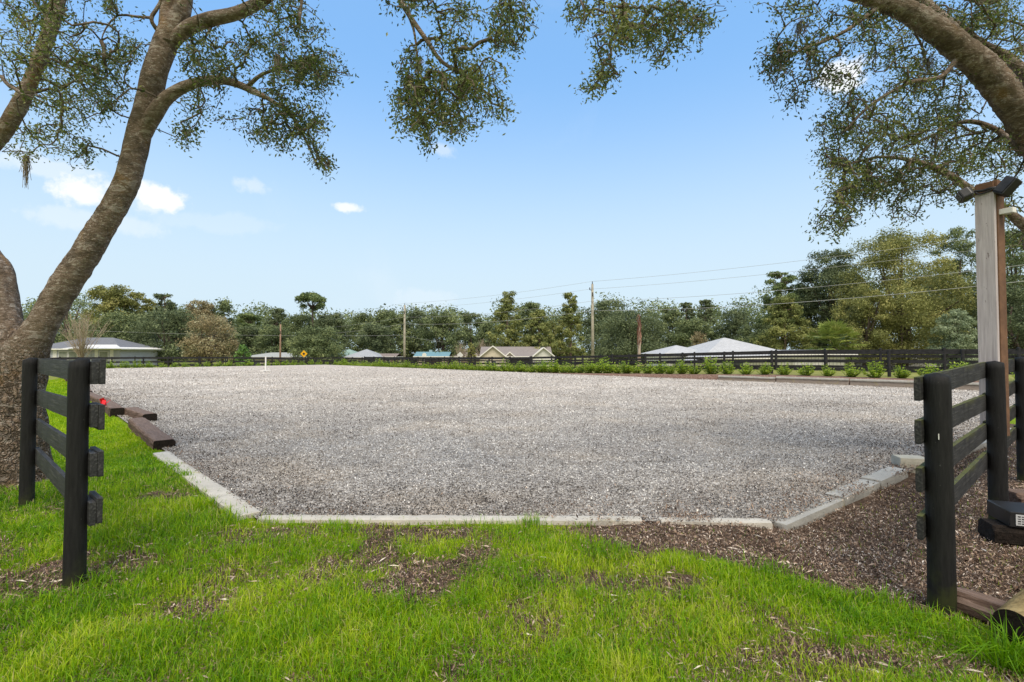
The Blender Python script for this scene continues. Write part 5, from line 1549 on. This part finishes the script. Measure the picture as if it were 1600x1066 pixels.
G = Geo(); G.box((-.6, .2, 3.4), (.3, .3, .35)); link('chimney', G.mesh('chimney', simple('blue_chimney', (.33, .46, .5))), hb)
house('brown_roof_house', 'low house with brown grey roof behind the white diamond sign', 722, 96, 7.6, 6, 2.5, 1.5, 0, (0.36, 0.29, 0.24), (0.27, 0.235, 0.215), 'hip', [('window', -2.6, -1.5, 1, 2.1, M['white']), ('window', 1.5, 2.6, 1, 2.1, M['white'])])
# cream gabled house
CRM = (0.58, 0.52, 0.42)
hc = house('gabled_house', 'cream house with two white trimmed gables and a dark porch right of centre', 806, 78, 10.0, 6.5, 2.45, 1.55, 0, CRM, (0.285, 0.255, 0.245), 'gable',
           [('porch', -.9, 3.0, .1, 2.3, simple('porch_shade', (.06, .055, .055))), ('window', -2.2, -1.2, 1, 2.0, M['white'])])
for (gx, gw, cm) in ((-3.5, 3.9, CRM), (4.15, 3.3, (0.66, 0.66, 0.62)), (-.95, 1.3, CRM)):
    G = Geo(); small = gw < 2; zz = 2.45 + (.05 if small else 0); yb = -5.0 if not small else -3.6; ri = 1.45 * gw / 3.9
    if not small: G.box((gx, (yb - 3.25) / 2, 1.1), (gw / 2, (-3.25 - yb) / 2, 1.34))
    G.add([(gx - gw / 2, yb, zz - .02), (gx + gw / 2, yb, zz - .02), (gx, yb, zz + ri)], None, [[0, 1, 2]])
    g_ = link('gable_front', G.mesh('gable_front', simple('gable_siding', cm, tuple(x * .9 for x in cm), 2)), hc)
    G = Geo(); w2 = gw / 2 + .3; r2 = ri + .18
    G.add([(gx - w2, yb - .35, zz - .15), (gx, yb - .35, zz + r2), (gx + w2, yb - .35, zz - .15), (gx - w2, 0, zz - .15), (gx, 0, zz + r2), (gx + w2, 0, zz - .15)], [[0, 1, 4, 3], [1, 2, 5, 4]])
    link('gable_roof', G.mesh('gable_roof', hc.children[1].data.materials[0]), hc)
    G = Geo()
    for sx in (-1, 1):
        G.add([(gx + sx * w2, yb - .38, zz - .32), (gx, yb - .38, zz + r2 - .15), (gx, yb - .38, zz + r2 + .03), (gx + sx * w2, yb - .38, zz - .14)], [[0, 1, 2, 3]])
    link('barge_board', G.mesh('barge_board', M['white']), hc)
    if gx == -3.5:
        for wx in (-.75, .2):
            G = Geo(); G.box((gx + wx, yb - .03, 1.3), (.32, .03, .6)); w_ = link('window', G.mesh('window', M['white']), hc)
            G = Geo(); G.box((gx + wx, yb - .07, 1.3), (.26, .01, .52)); link('pane', G.mesh('pane', M['glass']), w_)
# pale roofed house at right
WL = (0.66, 0.66, 0.58); PR = (0.50, 0.51, 0.53)
hp = house('pale_roof_house', 'house with a large pale grey hip roof right of the vine covered snag', 1132, 44, 8.2, 8.0, 1.45, 1.72, math.radians(8), WL, PR, 'hip', [('window', -2, -.8, .5, 1.3, M['white'])], z=-.35)
G = roof_mesh(3.8, 4.4, .78, .5, 'hip'); link('wing_roof', G.mesh('wing_roof', hp.children[1].data.materials[0]), hp, (-4.2, .9, 1.72))
G = Geo(); G.box((-4.2, .9, .8), (1.9, 2.2, .91)); link('wing_wall', G.mesh('wing_wall', hp.children[0].data.materials[0]), hp)
G = Geo(); G.box((-4.2, -1.83, 1.66), (2.4, .02, .10)); link('wing_fascia', G.mesh('wing_fascia', M['white']), hp)
G = roof_mesh(2.8, 2.6, .5, .3, 'hip'); link('porch_roof', G.mesh('porch_roof', hp.children[1].data.materials[0]), hp, (-4.0, -2.6, 1.05))
G = Geo(); G.box((-4.0, -2.6, .45), (1.3, 1.1, .59)); link('porch_wall', G.mesh('porch_wall', hp.children[0].data.materials[0]), hp)
house('garage', 'low outbuilding with a dark grey flat pitched roof behind the right fence', 1245, 42, 5.6, 4, 1.45, .32, 0, WL, (0.19, 0.20, 0.22), 'gable', [('door', -1.5, 1.0, .05, 1.2, M['white'])], z=-.05)
house('shed', 'low white building glimpsed between the palm and the silvery bush tree', 1400, 60, 7.5, 4, 2.0, .3, 0, WL, (0.30, 0.31, 0.33), 'gable', [('door', -1.5, 1.0, .05, 1.6, M['white'])], z=-.3)

# road signs
def sign(px, py, Y, s, color, label, shape='diamond', lines=False):
    p = P(px, py, Y); zb = surf(p[0], p[1]); e = empty('road_sign', (p[0], p[1], zb), label=label, cat='sign'); h = p[2] - zb
    G = Geo(); G.tube([(0, 0, -.1), (0, 0, h - s * .3)], [.035, .035], 6); link('sign_pole', G.mesh('sign_pole', M['lens']), e)
    n = 4 if shape == 'diamond' else 16; a = np.arange(n) * 2 * math.pi / n + (0 if shape == 'diamond' else .2)
    f = np.stack([np.cos(a) * s, np.full(n, -.05), h + np.sin(a) * s], -1); b = f + [0, .02, 0]
    V = np.concatenate([f, b]); Q = [[i, (i + 1) % n, n + (i + 1) % n, n + i] for i in range(n)]
    me = bpy.data.meshes.new('sign_plate'); me.from_pydata(V.tolist(), [], [list(range(n))] + [list(range(2 * n - 1, n - 1, -1))] + Q); me.materials.append(color); me.update()
    link('sign_plate', me, e)
    if lines:
        G = Geo(); G.box((0, -.056, h), (s * .22, .003, s * .32)); G.box((0, -.056, h + s * .1), (s * .36, .0035, s * .09)); link('sign_symbol', G.mesh('sign_symbol', M['farfence']), e)


YEL = simple('sign_yellow', (0.80, 0.42, 0.01), (.7, .36, .01), 3, .5)
sign(475, 553, 65, .48, YEL, 'yellow diamond warning sign with dark symbol beyond the far fence', lines=True)
sign(719, 555, 62, .42, simple('sign_back', (.62, .62, .61), (.5, .5, .5), 3, .5), 'whitish diamond sign seen from behind, in front of the brown roofed house')
sign(663, 555, 66, .30, simple('sign_white', (.7, .72, .70), (.6, .6, .6), 3, .5), 'small pale round sign left of the blue roofed cottage', 'round')

for o_ in COL.objects:
    if 'label' in o_ and len(o_['label'].replace('-', ' ').split()) > 16: print('LONG', o_['label'])
